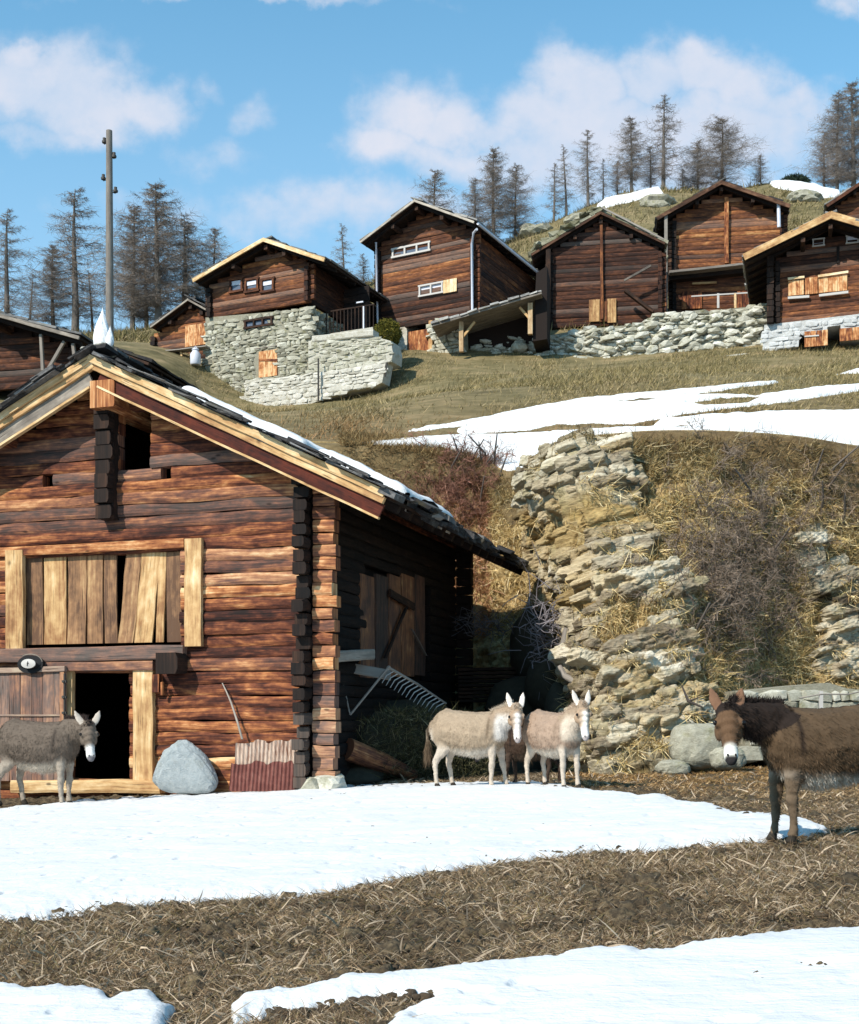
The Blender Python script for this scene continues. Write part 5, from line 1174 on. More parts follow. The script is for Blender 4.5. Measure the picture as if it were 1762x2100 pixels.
# lean-to shed of slates on posts
fl = Fr(1100, 690, 56.6, 10); ls = fl.thing('lean_to_shed', 'open lean-to with a sloping slate roof on braced posts beside the tall chalet', 'shed')
mb = MB(); a = fl.front(888, 672, -.3); b = fl.front(1112, 605, -.3); A = np.array((a[0],-.3,a[1])); Bb = np.array((b[0],-.3,b[1])); L_ = np.linalg.norm(Bb-A); e = (Bb-A)/L_; n_ = np.cross(e,(0,1,0)); n_ = n_ if n_[2] > 0 else -n_
mb.box((A+Bb)/2+np.array((0,1.1,0)), (L_/2,1.4,.04), .4, 0, (e,(0,1,0),n_)); mb.build('shed_roof_boards', M['grey'], ls)
mb = MB(); slate_roof(mb, A+np.array((0,-.35,0)), e, (0,1,0), 12, 4, L_, 2.8, .09, (.7,.12), 1.2, nrm=n_); mb.build('shed_roof_slates', M['slatepale'], ls)
panel(fl, ls, 1083, 622, 1093, 686, 'pale', 'post', .55, 1, y=-.1, d=.2, gr=.3); panel(fl, ls, 942, 660, 951, 722, 'pale', 'post', .5, 1, y=-.1, d=.2, gr=.3)
beam(fl, ls, 1088, 655, 1066, 630, -.1, .11, .1, 'pale', 'brace', .6); beam(fl, ls, 950, 690, 974, 660, -.1, .11, .1, 'pale', 'brace', .6)
mb = MB(); slab_poly(mb, [fl.front(u,v,1.8) for u,v in ((945,725),(1110,700),(1110,625),(945,665))], 1.8, 1.95, .3); mb.build('shed_back_wall', M['dark'], ls)
mb = MB(); slab_poly(mb, [fl.front(u,v,0) for u,v in ((1093,700),(1122,695),(1122,545),(1100,560))], .0, 1.9, .2); mb.build('shed_side_wall', M['dark'], ls)

# third chalet: mossy roof, blind gable
f3 = Fr(1358, 655, 62, 9); h3 = f3.thing('mossy_roof_barn', 'dark windowless log barn with a thick mossy roof and a central gable post', 'barn')
i3 = chalet(f3, h3, (1128, 1357), 668, ((1232,432),(1088,520),(1366,496)), 6.0, ov=.5, tone=(.33,.06), slate='moss', barge=('dark',.7,.12), thick=.16, sl_tone=(.55,.15), nv=7, mat='chalet', rt=.4)
beam(f3, h3, 1233, 445, 1235, 655, -.22, .14, .12, 'chalet', 'gable_post', .62); beam(f3, h3, 1125, 512, 1124, 672, -.35, .25, .25, 'dark', 'corner_post', .4)
beam(f3, h3, 1234, 425, 1362, 491, -.62, .08, .05, 'grey', 'bargeboard', .8, .8)
panel(f3, h3, 1208, 614, 1230, 660, 'pale', 'door', .42, 3, y=-.18); panel(f3, h3, 1246, 612, 1264, 662, 'pale', 'door', .42, 3, y=-.18); panel(f3, h3, 1231, 618, 1245, 660, 'chalet', 'door', .5, 2, y=-.16)
beam(f3, h3, 1282, 596, 1340, 640, -.9, .16, .3, 'dark', 'stair', .5); beam(f3, h3, 1280, 575, 1335, 545, -.9, .10, .1, 'grey', 'stair_rail', .3)
# moss cushions on its roof
mb = MB()
for k in range(170):
    t = R.random()*.97; s_ = R.random(); x = i3['xa']+(i3['xl']-i3['xa'])*t; z = i3['za']+(i3['zl']-i3['za'])*t; mb.rock((x, -.4+s_*6.6, z+.22+R.uniform(-.05,.12)), (R.uniform(.2,.5),R.uniform(.2,.5),R.uniform(.08,.24)), R.gauss(.45,.2), 1, .8, .3)
for k in range(60):
    t = R.random()*.95; x = i3['xa']+(i3['xr']-i3['xa'])*t; z = i3['za']+(i3['zr']-i3['za'])*t; mb.rock((x, .1+R.random()*6, z+.18), (R.uniform(.2,.4),R.uniform(.2,.4),R.uniform(.05,.15)), R.gauss(.4,.2), 1, .8, .3)
tag(mb.build('moss_cushions', M['moss'], h3), kind='stuff')

# fourth chalet: orange gable over a balcony
f4 = Fr(1597, 640, 66, 8); h4 = f4.thing('orange_gable_chalet', 'reddish log chalet with a tall orange gable, gable post and balcony beam', 'house')
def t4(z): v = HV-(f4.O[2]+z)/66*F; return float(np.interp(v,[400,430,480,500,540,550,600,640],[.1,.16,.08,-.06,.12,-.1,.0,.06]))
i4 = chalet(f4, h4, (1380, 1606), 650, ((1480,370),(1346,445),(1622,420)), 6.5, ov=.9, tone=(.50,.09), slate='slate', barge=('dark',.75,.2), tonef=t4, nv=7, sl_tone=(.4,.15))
beam(f4, h4, 1490, 405, 1490, 540, -.25, .22, .15, 'barn', 'gable_post', .6); beam(f4, h4, 1366, 440, 1366, 640, -.75, .17, .17, 'grey', 'front_post', .45, .6); bar(f4, h4, [(1597,412,-.7),(1598,466,-.7)], .10, 'pipe', 'downpipe')
beam(f4, h4, 1372, 562, 1575, 540, -.8, .14, .7, 'grey', 'balcony_edge', .4, .4); beam(f4, h4, 1372, 572, 1575, 552, -.3, .35, .7, 'dark', 'balcony_floor', .3)
beam(f4, h4, 1418, 608, 1572, 598, -.9, .07, .06, 'paint', 'rail'); 
for u in (1473, 1508): beam(f4, h4, u, 602, u, 632, -.88, .12, .1, 'paint' if u < 1500 else 'pale', 'rail_post', .6)
for u0, u1 in ((1398,1440),(1512,1540)): panel(f4, h4, u0, 596, u1, 634, 'barn', 'door', .52, 3, y=-.16)
panel(f4, h4, 1420, 577, 1470, 584, 'pale', 'plank', .3, 1, y=-.3, vertical=False)

# fifth chalet, right edge, near
f5 = Fr(1860, 700, 54, 17); h5 = f5.thing('white_base_chalet', 'log chalet on a white plastered base with orange shutters at the right edge', 'house')
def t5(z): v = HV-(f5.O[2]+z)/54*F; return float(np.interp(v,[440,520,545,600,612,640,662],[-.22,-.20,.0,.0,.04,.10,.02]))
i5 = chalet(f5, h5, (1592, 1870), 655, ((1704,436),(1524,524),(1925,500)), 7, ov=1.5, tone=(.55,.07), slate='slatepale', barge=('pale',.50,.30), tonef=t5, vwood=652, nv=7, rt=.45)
mb = MB()
for k in range(3): q = f5.front(1576+k*4, 660, -.2-.25*k); 
zz0 = f5.front(1580,662,-.4)[1]; zz1 = f5.front(1580,525,-.4)[1]; xq = f5.front(1580,600,-.4)[0]; nn_ = 12
for j in range(nn_): mb.log((xq,.1,zz0+(zz1-zz0)*(j+.5)/nn_),(xq,-.45-R.uniform(0,.1),zz0+(zz1-zz0)*(j+.5)/nn_),(zz1-zz0)/nn_*.93,.3,(1,0,0),.35,0,.3,.02,.22)
mb.build('corner_pillar', M['dark'], h5)
panel(f5, h5, 1617, 573, 1649, 607, 'barn', 'shutter', .84, 4); panel(f5, h5, 1651, 568, 1677, 604, 'barn', 'shutter', .78, 3); panel(f5, h5, 1679, 563, 1738, 601, 'barn', 'shutter', .86, 6)
for (u0,v0,u1,v1) in ((1616,572,1650,568),(1678,566,1740,557)): beam(f5, h5, u0, v0, u1, v1, -.24, .10, .05, 'pale', 'window_head', .9)
for (u0,v0,u1,v1) in ((1616,611,1660,608),(1680,606,1740,599)): beam(f5, h5, u0, v0, u1, v1, -.24, .11, .08, 'paint', 'window_sill')
window(f5, h5, 1668, 490, 1690, 504, 1, 'paint', 'curtain', .6, .05); window(f5, h5, 1737, 482, 1760, 498, 1, 'paint', 'curtain', .6, .05); panel(f5, h5, 1716, 505, 1722, 540, 'dark', 'gable_slot', .2, 1)
mb = MB(); slab_poly(mb, [f5.front(u,v) for u,v in ((1564,722),(1568,668),(1880,632),(1880,710),(1724,692),(1724,668),(1697,672),(1695,703),(1652,708),(1652,680),(1640,682),(1638,712))], -.12, 3.0, .62)
mb.build('white_base', M['white'], h5)
mb = MB(); WB = [f5.front(u,v,-.14) for u,v in ((1564,722),(1568,669),(1880,633),(1880,664),(1700,667),(1650,677),(1638,712))]; stones(mb, WB[0][0], WB[2][0], min(p[1] for p in WB), max(p[1] for p in WB), -.13, inpoly(WB), .16, .40, .045, (.62,.12), pw=.7); mb.build('base_stones', M['white'], h5)
panel(f5, h5, 1650, 676, 1698, 712, 'barn', 'cellar_door', .7, 4, y=-.22); panel(f5, h5, 1722, 668, 1790, 700, 'barn', 'cellar_window', .6, 5, y=-.22)
beam(f5, h5, 1650, 690, 1680, 688, -.27, .06, .05, 'paint', 'door_bar')
# sixth, behind it, only a gable corner in view
f6 = Fr(1880, 480, 74, 15); h6 = f6.thing('far_hut', 'small dark reddish hut gable peeping out behind the chalet at the right edge', 'hut')
chalet(f6, h6, (1712, 1880), 475, ((1795,352),(1694,420),(1895,410)), 4, ov=.8, tone=(.50,.1), slate='slatepale', barge=('chalet',.5,.2), nv=5)

# dry stone retaining wall
fw = Fr(1570, 700, 57.2, 8); dw = fw.thing('dry_stone_wall', 'long rough dry stone wall below the mossy roofed barn', 'wall')
WP = [fw.front(u,v) for u,v in ((948,722),(1000,702),(1050,698),(1062,688),(1120,690),(1200,676),(1290,668),(1335,658),(1345,645),(1450,640),(1572,626),(1572,716),(1450,722),(1320,742),(1160,746),(1050,738),(1000,730))]
mb = MB(); stones(mb, WP[0][0], WP[10][0], min(p[1] for p in WP), max(p[1] for p in WP), 0, inpoly(WP), .17, .42, .26, (.70,.15), pw=.75)
for k in range(420):
    xx = R.uniform(WP[0][0], WP[10][0]); zz2 = R.uniform(min(p[1] for p in WP), max(p[1] for p in WP))
    if inpoly(WP)(xx, zz2): r_ = R.uniform(.10,.30); mb.rock((xx, -.12-R.uniform(0,.22), zz2), (r_*R.uniform(1,1.7), r_*.7, r_*R.uniform(.35,.8)), R.gauss(.80,.15), 1, .8, .4, R.uniform(-.5,.35))
mb.build('wall_stones', M['stone'], dw)
mb = MB(); slab_poly(mb, WP, -.10, 3.2, .45); mb.build('wall_core', M['mortar'], dw)
for (u, v, s_) in ((1018,728,.30),(985,735,.35),(1066,712,.4),(1110,735,.4),(1190,742,.45)):
    q = fw.world((fw.front(u,v,-.5)[0],-.5,fw.front(u,v,-.5)[1])); mb = MB(); mb.rock((0,0,0),(s_,s_*.7,s_*.6),.7,2,.7,.25); o = mb.build('loose_stone', M['stone'], None); o.location = tuple(q)
    tag(o, {1018:'pale loose stone below the lean-to, nearest its right post',985:'flat loose stone below the lean-to floor',1066:'loose stone at the upper left end of the dry stone wall',1110:'loose stone lying at the foot of the dry stone wall, left part',1190:'largest loose stone at the foot of the dry stone wall'}[u], 'stone', 'loose stones below the dry stone wall')
mb = MB(); q = gp(1505,733,55.5); mb.rock((0,0,0),(.75,.3,.10),.85,2,.8,.2,-.15); o = mb.build('flat_slab', M['plaster'], None); o.location = tuple(q); tag(o, 'pale flat slab lying in the grass left of the white chalet base', 'slab')

# dark buildings at the left edge behind the barn
f7 = Fr(160, 790, 44, 12); h7 = f7.thing('dark_shed', 'dark old shed with a low slate roof at the left edge behind the barn', 'shed')
chalet(f7, h7, (-160, 160), 800, ((-150,600),(-420,700),(165,688)), 5, ov=1.2, tone=(.28,.07), slate='slatepale', barge=('grey',.5,.12), nv=6, mat='chalet', sl_tone=(.35,.12))
for (u0,v0,u1,v1) in ((84,686,88,760),(132,700,96,762),(150,705,156,760)): beam(f7, h7, u0,v0,u1,v1,-.9,.11,.1,'grey','prop',.45,.5)
f8 = Fr(300, 790, 47, 14); h8 = f8.thing('collapsed_shed', 'low black roofed shed just behind the barn ridge, below the utility pole', 'shed')
chalet(f8, h8, (120, 296), 800, ((120,672),(20,700),(308,742)), 4, ov=.6, tone=(.2,.06), slate='slate', barge=('dark',.6,.1), nv=5, sl_tone=(.2,.1))

# utility pole
pb_ = gp(225, 790, 41); up = thing('utility_pole', 'tall brown wooden utility pole rising behind the barn roof', 'pole', tuple(pb_)); O_ = np.array(pb_)
mb = MB(); mb.tube([(0,0,-.5),(0,0,3),gp(224,268,41)-O_], [.145,.135,.105], 12, .35, .35); mb.build('pole_shaft', M['dark'], up)
up.children[0].data.materials[0] = M['grey']
for i, (u, v, sg) in enumerate(((214,292,-1),(234,322,1),(212,367,-1),(237,393,1))):
    c = gp(u,v,41)-O_; ax_ = np.array((0,0,c[2])); mb = MB(); mb.tube([ax_+np.array((sg*.08,0,-.02)), c+np.array((0,0,-.06)), c+np.array((0,0,.02))], .018, 5); mb.build('bracket', M['iron'], up)
    mb = MB(); mb.tube([c+np.array((0,0,-.02)), c+np.array((0,0,.04)), c+np.array((0,0,.09)), c+np.array((0,0,.15))], [.075,.085,.05,.055], 10); mb.build('insulator', M['iron'], up)

# round bush by the terrace
def leafy(name, label, cat, c, r, n, cols, L=.10, W=.03, parent=None):
    c = np.array(c); d = RN.normal(size=(n,3)); d /= np.linalg.norm(d,axis=1,keepdims=True); lump = 1+.35*(fbm(d[:,0]*2+4,d[:,2]*2+d[:,1],3,95)-.5)*2
    p = d*(np.array(r)*1.0)*(RN.random((n,1))**.25)*lump[:,None]; return blades(name, p, d+RN.normal(size=(n,3))*.7, RN.uniform(.5,1.3,n)*L, RN.uniform(.6,1.3,n)*W, pal(n, cols), 2, .4, parent=parent)
bs = thing('round_bush', 'rounded yellow green bush between the terrace wall and the tall chalet', 'bush', tuple(gp(797,706,55.5)))
leafy('foliage', None, None, (0,0,0), (.62,.55,.62), 9000, [(.13,.12,.02),(.20,.16,.03),(.08,.08,.015),(.05,.05,.01)], parent=bs).location = (0,0,.42)
mb = MB(); mb.tube([(.1,0,-.2),(.03,0,.2),(0,0,.6)], [.05,.04,.02], 6); mb.build('stem', M['dark'], bs)

# ------------------------------------------------------------------ bare larches
def larch(seed, H=10., spread=.20, droop=.1, dens=1.0, double=False, topless=False):
    rr = np.random.default_rng(seed); mt = MB(); lean = rr.normal(0,.012,2)
    path = [(lean[0]*H*t+.05*math.sin(t*5+seed), lean[1]*H*t, H*t) for t in np.linspace(0,1,9)]
    mt.tube(path, [.16*(1-t)**.8*H/10+.015 for t in np.linspace(0,1,9)], 6, .35, .6)
    V = []; Fc = []; Cc = []
    def seg(a, b, ra, rb, col):
        t = b-a; l = np.linalg.norm(t)+1e-9; q = np.cross(t/l, rr.normal(size=3)); q /= np.linalg.norm(q)+1e-9; w = np.cross(t/l, q); k = len(V)
        for j in range(3): an = 2.094*j; V.append(a+(q*math.cos(an)+w*math.sin(an))*ra)
        for j in range(3): an = 2.094*j; V.append(b+(q*math.cos(an)+w*math.sin(an))*rb)
        for j in range(3): Fc.append((k+j, k+(j+1)%3, k+3+(j+1)%3, k+3+j)); 
        Cc.extend([col]*6)
    nb = int(88*dens)
    for i in range(nb):
        t = .12+.87*(i+rr.random())/nb; z = H*t; az = rr.uniform(0, 2*math.pi)
        L = (spread*H*(1-t)**.75*1.25+.25)*rr.uniform(.35,1.15)*(1 if t > .2 else .6)
        if rr.random() < .08: L *= 1.35
        d = np.array((math.cos(az), math.sin(az), 0)); p = np.array((lean[0]*z, lean[1]*z, z)); col = np.array((.20,.17,.15))*rr.uniform(.6,1.25)
        up0 = -droop+rr.normal(0,.12)+.5*max(0,t-.8)*2; n = 5; prev = p; pr = .026*(1-t*.6)
        for s_ in range(n):
            f = (s_+1)/n; cur = p+d*L*f+np.array((0,0,L*(up0*f+.35*f*f)))+rr.normal(0,.03,3)*L; r2 = pr*(1-.17*(s_+1)); seg(prev, cur, pr*(1-.17*s_), r2, col)
            for q in range(int(3+3*dens)):
                m_ = prev+(cur-prev)*rr.random(); sd_ = rr.choice((-1,1)); td = np.array((-d[1],d[0],0))*sd_*rr.uniform(.3,1)+d*rr.uniform(.2,.8)+np.array((0,0,rr.uniform(-.7,.35))); tl = L*rr.uniform(.12,.34)+.08; td /= np.linalg.norm(td)
                e = m_+td*tl; c2 = np.array((.25,.21,.18))*rr.uniform(.5,1.4); seg(m_, e, .009, .0035, c2)
                for _ in range(2): e2 = m_+(e-m_)*rr.uniform(.3,1); seg(e2, e2+(td*.4+rr.normal(0,.6,3))*tl*.5, .005, .002, c2)
            prev = cur
    return mt, np.array(V), np.array(Fc), np.array(Cc)
protos = []
for sd_, sp_, dr, de in ((1,.21,.15,1.0),(2,.25,.05,1.4),(3,.17,.25,.85),(4,.38,-.15,1.8),(5,.28,.05,1.7)):
    mt, V, Fc, Cc = larch(sd_, 10., sp_, dr, de); protos.append((mt, V, Fc, Cc))
trees = [ # u, v top, v base, Y, prototype, width scale, label
 (12,430,690,80,0,1.0,'thin bare larch at the left edge above the dark shed'),
 (152,385,700,82,0,1.15,'bare larch with wide level branches left of the utility pole'),
 (108,500,700,84,4,1.0,'lower bushy larch left of the wide branched one by the utility pole'),
 (60,560,700,86,2,1.0,'small thin larch between the left edge and the wide branched one'),
 (190,555,700,84,2,1.0,'small thin larch close to the left side of the utility pole'),
 (272,425,692,80,4,.9,'dense larch directly right of the utility pole'),
 (325,374,690,79,4,1.05,'tallest dense larch in the clump right of the utility pole'),
 (378,440,690,82,1,1.1,'larch at the right side of the clump beyond the utility pole'),
 (300,500,690,84,1,1.2,'short larch within the clump right of the utility pole'),
 (440,468,680,84,1,.9,'larch top above the roof of the small hut'),
 (706,455,640,84,2,.85,'pale thin larch between the stone chalet and the tall chalet'),
 (745,520,640,86,1,.8,'short larch behind the left eave of the tall chalet'),
 (890,348,560,88,1,.9,'larch peeping over the ridge of the tall chalet'),
 (975,368,520,90,1,.9,'short larch left of the pair right of the tall chalet ridge'),
 (1012,302,520,90,4,.85,'taller larch of the dense pair right of the tall chalet ridge'),
 (1056,338,520,91,4,.8,'shorter larch of the dense pair right of the tall chalet ridge'),
 (1136,330,470,93,2,.95,'gnarled small larch at the left end of the row behind the mossy barn'),
 (1162,295,460,94,2,.75,'very thin larch second in the row behind the mossy barn'),
 (1206,264,450,94,0,.85,'tall slim larch third in the row behind the mossy barn'),
 (1237,322,440,95,2,.8,'low thin larch right of the slim one behind the mossy barn'),
 (1296,240,412,95,4,.85,'dense larch left of the tallest larch on the crest'),
 (1266,330,412,96,1,.9,'low larch at the left foot of the dense crest larch'),
 (1360,198,408,95,0,1.0,'tallest larch on the crest with a rounded top'),
 (1335,300,404,96,1,.9,'small larch between the two tall ones on the crest'),
 (1482,242,402,97,3,1.0,'broad brownish dense tree above the orange gable chalet'),
 (1432,288,402,98,3,.75,'lower broad tree left of the brownish dense tree'),
 (1400,345,402,98,1,1.0,'small tree at the left foot of the broad trees'),
 (1560,318,385,97,1,1.1,'small spreading larch right of the broad brownish tree'),
 (1716,190,402,97,4,.75,'larch near the right edge, left of the tallest one there'),
 (1752,166,405,96,4,.9,'tallest larch at the right edge of the frame'),
 (1690,270,402,98,1,.8,'lower thin larch left of the two tall ones at the right edge'),
]
pm = []
for (mt, V, Fc, Cc) in protos: pm.append(None)
for k, (u, vt_, vb_, Y, pi, ws, lab) in enumerate(trees):
    b = P(u, vb_, Y); b[2] = gz(b[0], b[1]); H = (HV-vt_)/F*Y-b[2]
    t = thing('larch_tree', lab, 'tree', tuple(b), R.uniform(0,6.28), 'bare larches on the slope behind the chalets'); t.scale = (H/10*ws*1.45, H/10*ws*1.45, H/10)
    if pm[pi] is None:
        mt, V, Fc, Cc = protos[pi]; a = mt.build('trunk', M['dark'], t); c = np_mesh('crown', V, Fc, M['twig'], t, col=Cc); pm[pi] = (a, c)
    else:
        for s_ in pm[pi]: c = s_.copy(); C.objects.link(c); c.parent = t
# dark evergreen shrub on the crest and the snow there
cs = thing('dark_shrub', 'small dark green shrub on the snowy crest right of the orange gable', 'shrub', tuple(P(1632,388,95)))
leafy('foliage', None, None, (0,0,0), (1.1,.8,.45), 5000, [(.03,.05,.035),(.05,.07,.04),(.02,.03,.02)], .22, .08, parent=cs).location = (0,0,.45)
mb = MB(); mb.tube([(0,0,-.5),(.1,0,.2),(.3,0,.6)], .05, 5); mb.build('stem', M['dark'], cs)
# mossy knolls with snow on top, behind the barns

for k, (u, v, r, lab) in enumerate(((1100,478,.9,'grey rock on the slope left of the mossy barn roof'),(1180,452,.7,'small grey rock on the crest above the mossy barn'),(1345,420,1.0,'rock below the right end of the crest snow strip'),(1648,410,.9,'rock on the slope between the orange gable and the far hut'))):
    h = hit(u, v, 60, 120); mb = MB(); mb.rock((0,0,0), (r*1.3, r, r*.6), .45, 3, .8, .4); o = mb.build('hill_rock', M['stone'], None); o.location = tuple(h); tag(o, lab, 'rock')
# ------------------------------------------------------------------ donkeys
def ell(c, r, ax=None):
    v, f = ICO[2]; q = v*np.array(r)
    if ax is not None: q = q @ np.array(ax)
    return q+np.array(c), f
def rotz(p, a, o=(0,0,0)):
    o = np.array(o, float); p = np.array(p, float)-o; c, s = math.cos(a), math.sin(a)
    return np.stack([p[...,0]*c-p[...,1]*s, p[...,0]*s+p[...,1]*c, p[...,2]], -1)+o
def donkey(name, label, pos, yaw, scale, cols, neck_yaw, neck_len=.40, neck_up=.62, head_yaw=0, head_pitch=-62, legs=None, ear_spread=.42, ear_back=.1, group='donkeys around the barn', fur_n=14000, belly=1.0, fluff=.040, mane=(.1,.07,.05), ear_len=.21, legw=1.0):
    """local frame: x forward, y left, z up. yaw turns the whole animal, neck_yaw / head_yaw are relative to the body"""
    S = []   # (centre, radii, axes, zone)
    def add(c, r, zone='body', ax=None): S.append((np.array(c,float), r, ax, zone))
    def chain(pts, zone, n=5):
        for (a, b) in zip(pts[:-1], pts[1:]):
            for k in range(n+1):
                t = k/n; add([a[i]+(b[i]-a[i])*t for i in range(3)], [a[i]+(b[i]-a[i])*t for i in (3,4,5)], zone)
    chain([(-.50,0,.85,.15,.20,.22),(-.40,0,.86,.19,.265,.30),(-.18,0,.80,.20,.295*belly,.325),(.06,0,.775,.20,.305*belly,.335),(.26,0,.79,.18,.26,.325),(.40,0,.85,.13,.19,.25)], 'body', 5)
    add((-.60,0,.86),(.07,.13,.14)); add((.34,0,1.02),(.16,.09,.10))
    # neck
    ny = math.radians(neck_yaw); base = np.array((.40,0,.96)); nd = np.array((math.cos(ny)*math.cos(neck_up), math.sin(ny)*math.cos(neck_up), math.sin(neck_up)))
    nd0 = np.array((math.cos(ny*.4)*math.cos(neck_up*.8), math.sin(ny*.4)*math.cos(neck_up*.8), math.sin(neck_up*.8)))
    mid = base+nd0*neck_len*.5; poll = mid+nd*neck_len*.55
    for k in range(6): t = k/5; c = base+(mid-base)*t; add(c, (.17-.04*t,.135-.03*t,.20-.04*t), 'neck')
    for k in range(6): t = k/5; c = mid+(poll-mid)*t; add(c, (.13-.03*t,.105-.02*t,.16-.055*t), 'neck')
    hy = ny+math.radians(head_yaw); hp = math.radians(head_pitch)
    fx = np.array((math.cos(hy)*math.cos(hp), math.sin(hy)*math.cos(hp), math.sin(hp)))       # towards the muzzle
    fy = np.array((-math.sin(hy), math.cos(hy), 0)); fz = np.cross(fx, fy)                      # left, and forehead normal
    if fz[2] < 0: fz = -fz
    A = (fx, fy, fz); H = lambda a, b, c: poll+fx*a+fy*b+fz*c
    for (t, w, h, o) in ((.00,.088,.100,.0),(.06,.100,.112,.0),(.13,.102,.115,-.006),(.20,.086,.100,-.012),(.27,.068,.080,-.018),(.33,.058,.068,-.02),(.38,.060,.064,-.02),(.42,.058,.056,-.02),(.445,.046,.044,-.022)):
        add(H(t,0,o), (.055,w,h), 'muz' if t > .36 else 'head', A)
    for s_ in (-1,1):
        add(H(.13,s_*.075,-.06), (.09,.035,.06), 'head', A); add(H(.115,s_*.092,.034), (.045,.028,.030), 'brow', A); add(H(.435,s_*.030,.010), (.022,.020,.022), 'tip', A)
    add(H(.45,0,-.045), (.030,.040,.024), 'tip', A)
    # ears
    for s_ in (-1,1):
        eb = H(-.035, s_*.072, .02); ed = -fx*.95*math.cos(ear_spread)+fy*s_*math.sin(ear_spread)-fz*ear_back; ed = ed*1.0+np.array((0,0,.35)); ed /= np.linalg.norm(ed)
        side = np.cross(ed, fz); side /= np.linalg.norm(side); fr_ = np.cross(side, ed)
        for k in range(9): t = k/8; w = .048*math.sin(math.pi*min(1,.20+.76*t))**.8+.008; add(eb+ed*ear_len*t-fr_*.0, (.022,w,.016), 'ear', (ed, side, fr_))
    # legs
    legs = legs or {}
    lg = dict(fl=(0,0),fr=(0,0),hl=(0,0),hr=(0,0)); lg.update(legs)
    feet = []
    for key, s_ in (('fl',1),('fr',-1)):
        dx, dy = lg[key]; y = s_*.115
        pts = [(.34,y,.78,.10*legw,.075,.14),(.34+dx*.2,y,.62,.075*legw,.062,.09),(.35+dx*.5,y+dy*.5,.38,.046*legw,.044,.055),(.345+dx*.6,y+dy*.55,.33,.044,.042,.045),(.34+dx*.9,y+dy*.9,.14,.030,.030,.04),(.35+dx*.95,y+dy*.95,.09,.038,.036,.036)]
        chain(pts, 'fleg', 4); fp = (.37+dx,y+dy,.03); add((.36+dx,y+dy,.055),(.040,.038,.03),'hoof'); add(fp,(.050,.044,.030),'hoof'); feet.append(fp)
    for key, s_ in (('hl',1),('hr',-1)):
        dx, dy = lg[key]; y = s_*.12
        pts = [(-.44,y,.80,.17,.10,.20),(-.38+dx*.2,y,.62,.11*legw,.075,.12),(-.46+dx*.5,y+dy*.4,.47,.062*legw,.050,.07),(-.51+dx*.75,y+dy*.6,.37,.046,.040,.05),(-.49+dx*.9,y+dy*.9,.16,.032,.032,.045),(-.48+dx*.95,y+dy*.95,.09,.038,.036,.036)]
        chain(pts, 'hleg', 4); fp = (-.46+dx,y+dy,.03); add((-.47+dx,y+dy,.055),(.040,.038,.03),'hoof'); add(fp,(.050,.044,.030),'hoof'); feet.append(fp)
    V = []; Fc = []; k = 0
    for (c, r, ax, z) in S:
        v, f = ell(c, r, ax); V.append(v); Fc.append(f+k); k += len(v)
    tmp = np_mesh('tmp', np.concatenate(V), np.concatenate(Fc)); 
    rm = tmp.modifiers.new('r','REMESH'); rm.mode = 'VOXEL'; rm.voxel_size = .0125; sm = tmp.modifiers.new('s','SMOOTH'); sm.factor = .5; sm.iterations = 5
    dg = bpy.context.evaluated_depsgraph_get(); ev = tmp.evaluated_get(dg); me = bpy.data.meshes.new_from_object(ev); 
    n = len(me.vertices); co = np.empty(n*3, np.float32); me.vertices.foreach_get('co', co); co = co.reshape(-1,3).astype(float)
    nrm = np.empty(n*3, np.float32); me.vertices.foreach_get('normal', nrm); nrm = nrm.reshape(-1,3)
    bpy.data.objects.remove(tmp)
    # shaggy coat: small displacement
    d = (fbm(co[:,0]*16+co[:,1]*13, co[:,2]*14+co[:,1]*9, 3, 120)-.5)*.022
    # pigment by zone
    cen = np.array([s[0] for s in S]); zn = [s[3] for s in S]; rad = np.array([np.mean(s[1]) for s in S])
    near = np.empty(n, int)
    for i in range(0, n, 8000):
        q = co[i:i+8000]; near[i:i+8000] = np.argmin(np.linalg.norm(q[:,None]-cen[None], axis=2)-rad[None]*1.0, axis=1)
    zone = np.array(zn)[near]; col = np.empty((n,3)); B_, Lg, Be, Mz, Tp, Nk, Hd, Er, St = [np.array(cols[k]) for k in ('body','leg','belly','muz','tip','neck','head','ear','stripe')]
    blot = (fbm(co[:,0]*5, co[:,2]*5+co[:,1]*4, 3, 121)-.5)[:,None]
    col[:] = B_
    bl = sst(.62, .52, co[:,2]+.04*blot[:,0])[:,None]; col = col*(1-bl)+Be*bl
    hb = sst(-.50,-.60,co[:,0])[:,None]*sst(.95,.7,co[:,2])[:,None]*cols.get('rump',.0); col = col*(1-hb)+Be*hb
    isl = np.isin(zone, ['fleg','hleg']); wl = (isl*sst(.70,.50,co[:,2]))[:,None]; col = col*(1-wl)+Lg*wl
    m_ = zone == 'neck'; col[m_] = Nk
    for z_, c_ in (('head',Hd),('brow',Hd*1.05),('muz',Mz),('tip',Tp),('ear',Er),('hoof',np.array((.03,.025,.02)))): col[zone == z_] = c_
    # face: pale blaze down the nose when the colouring has one, dark nostrils
    rel = co-poll; a_ = rel@fx; b_ = rel@fy; c_ = rel@fz
    hd = np.isin(zone, ['head','muz','brow','tip'])
    if 'blaze' in cols:
        w = (hd & (c_ > 0)).astype(float)*np.exp(-(b_/.045)**2)*sst(.05,.12,a_)*sst(.46,.40,a_); col = col*(1-w[:,None])+np.array(cols['blaze'])*w[:,None]
    # muzzle tip and transition
    m0 = cols.get('muz0',.26); w = (hd*sst(m0,m0+.07,a_))[:,None]; col = col*(1-w)+Mz*w; w = (hd*sst(.425,.455,a_))[:,None]*cols.get('tipw',.9); col = col*(1-w)+Tp*w
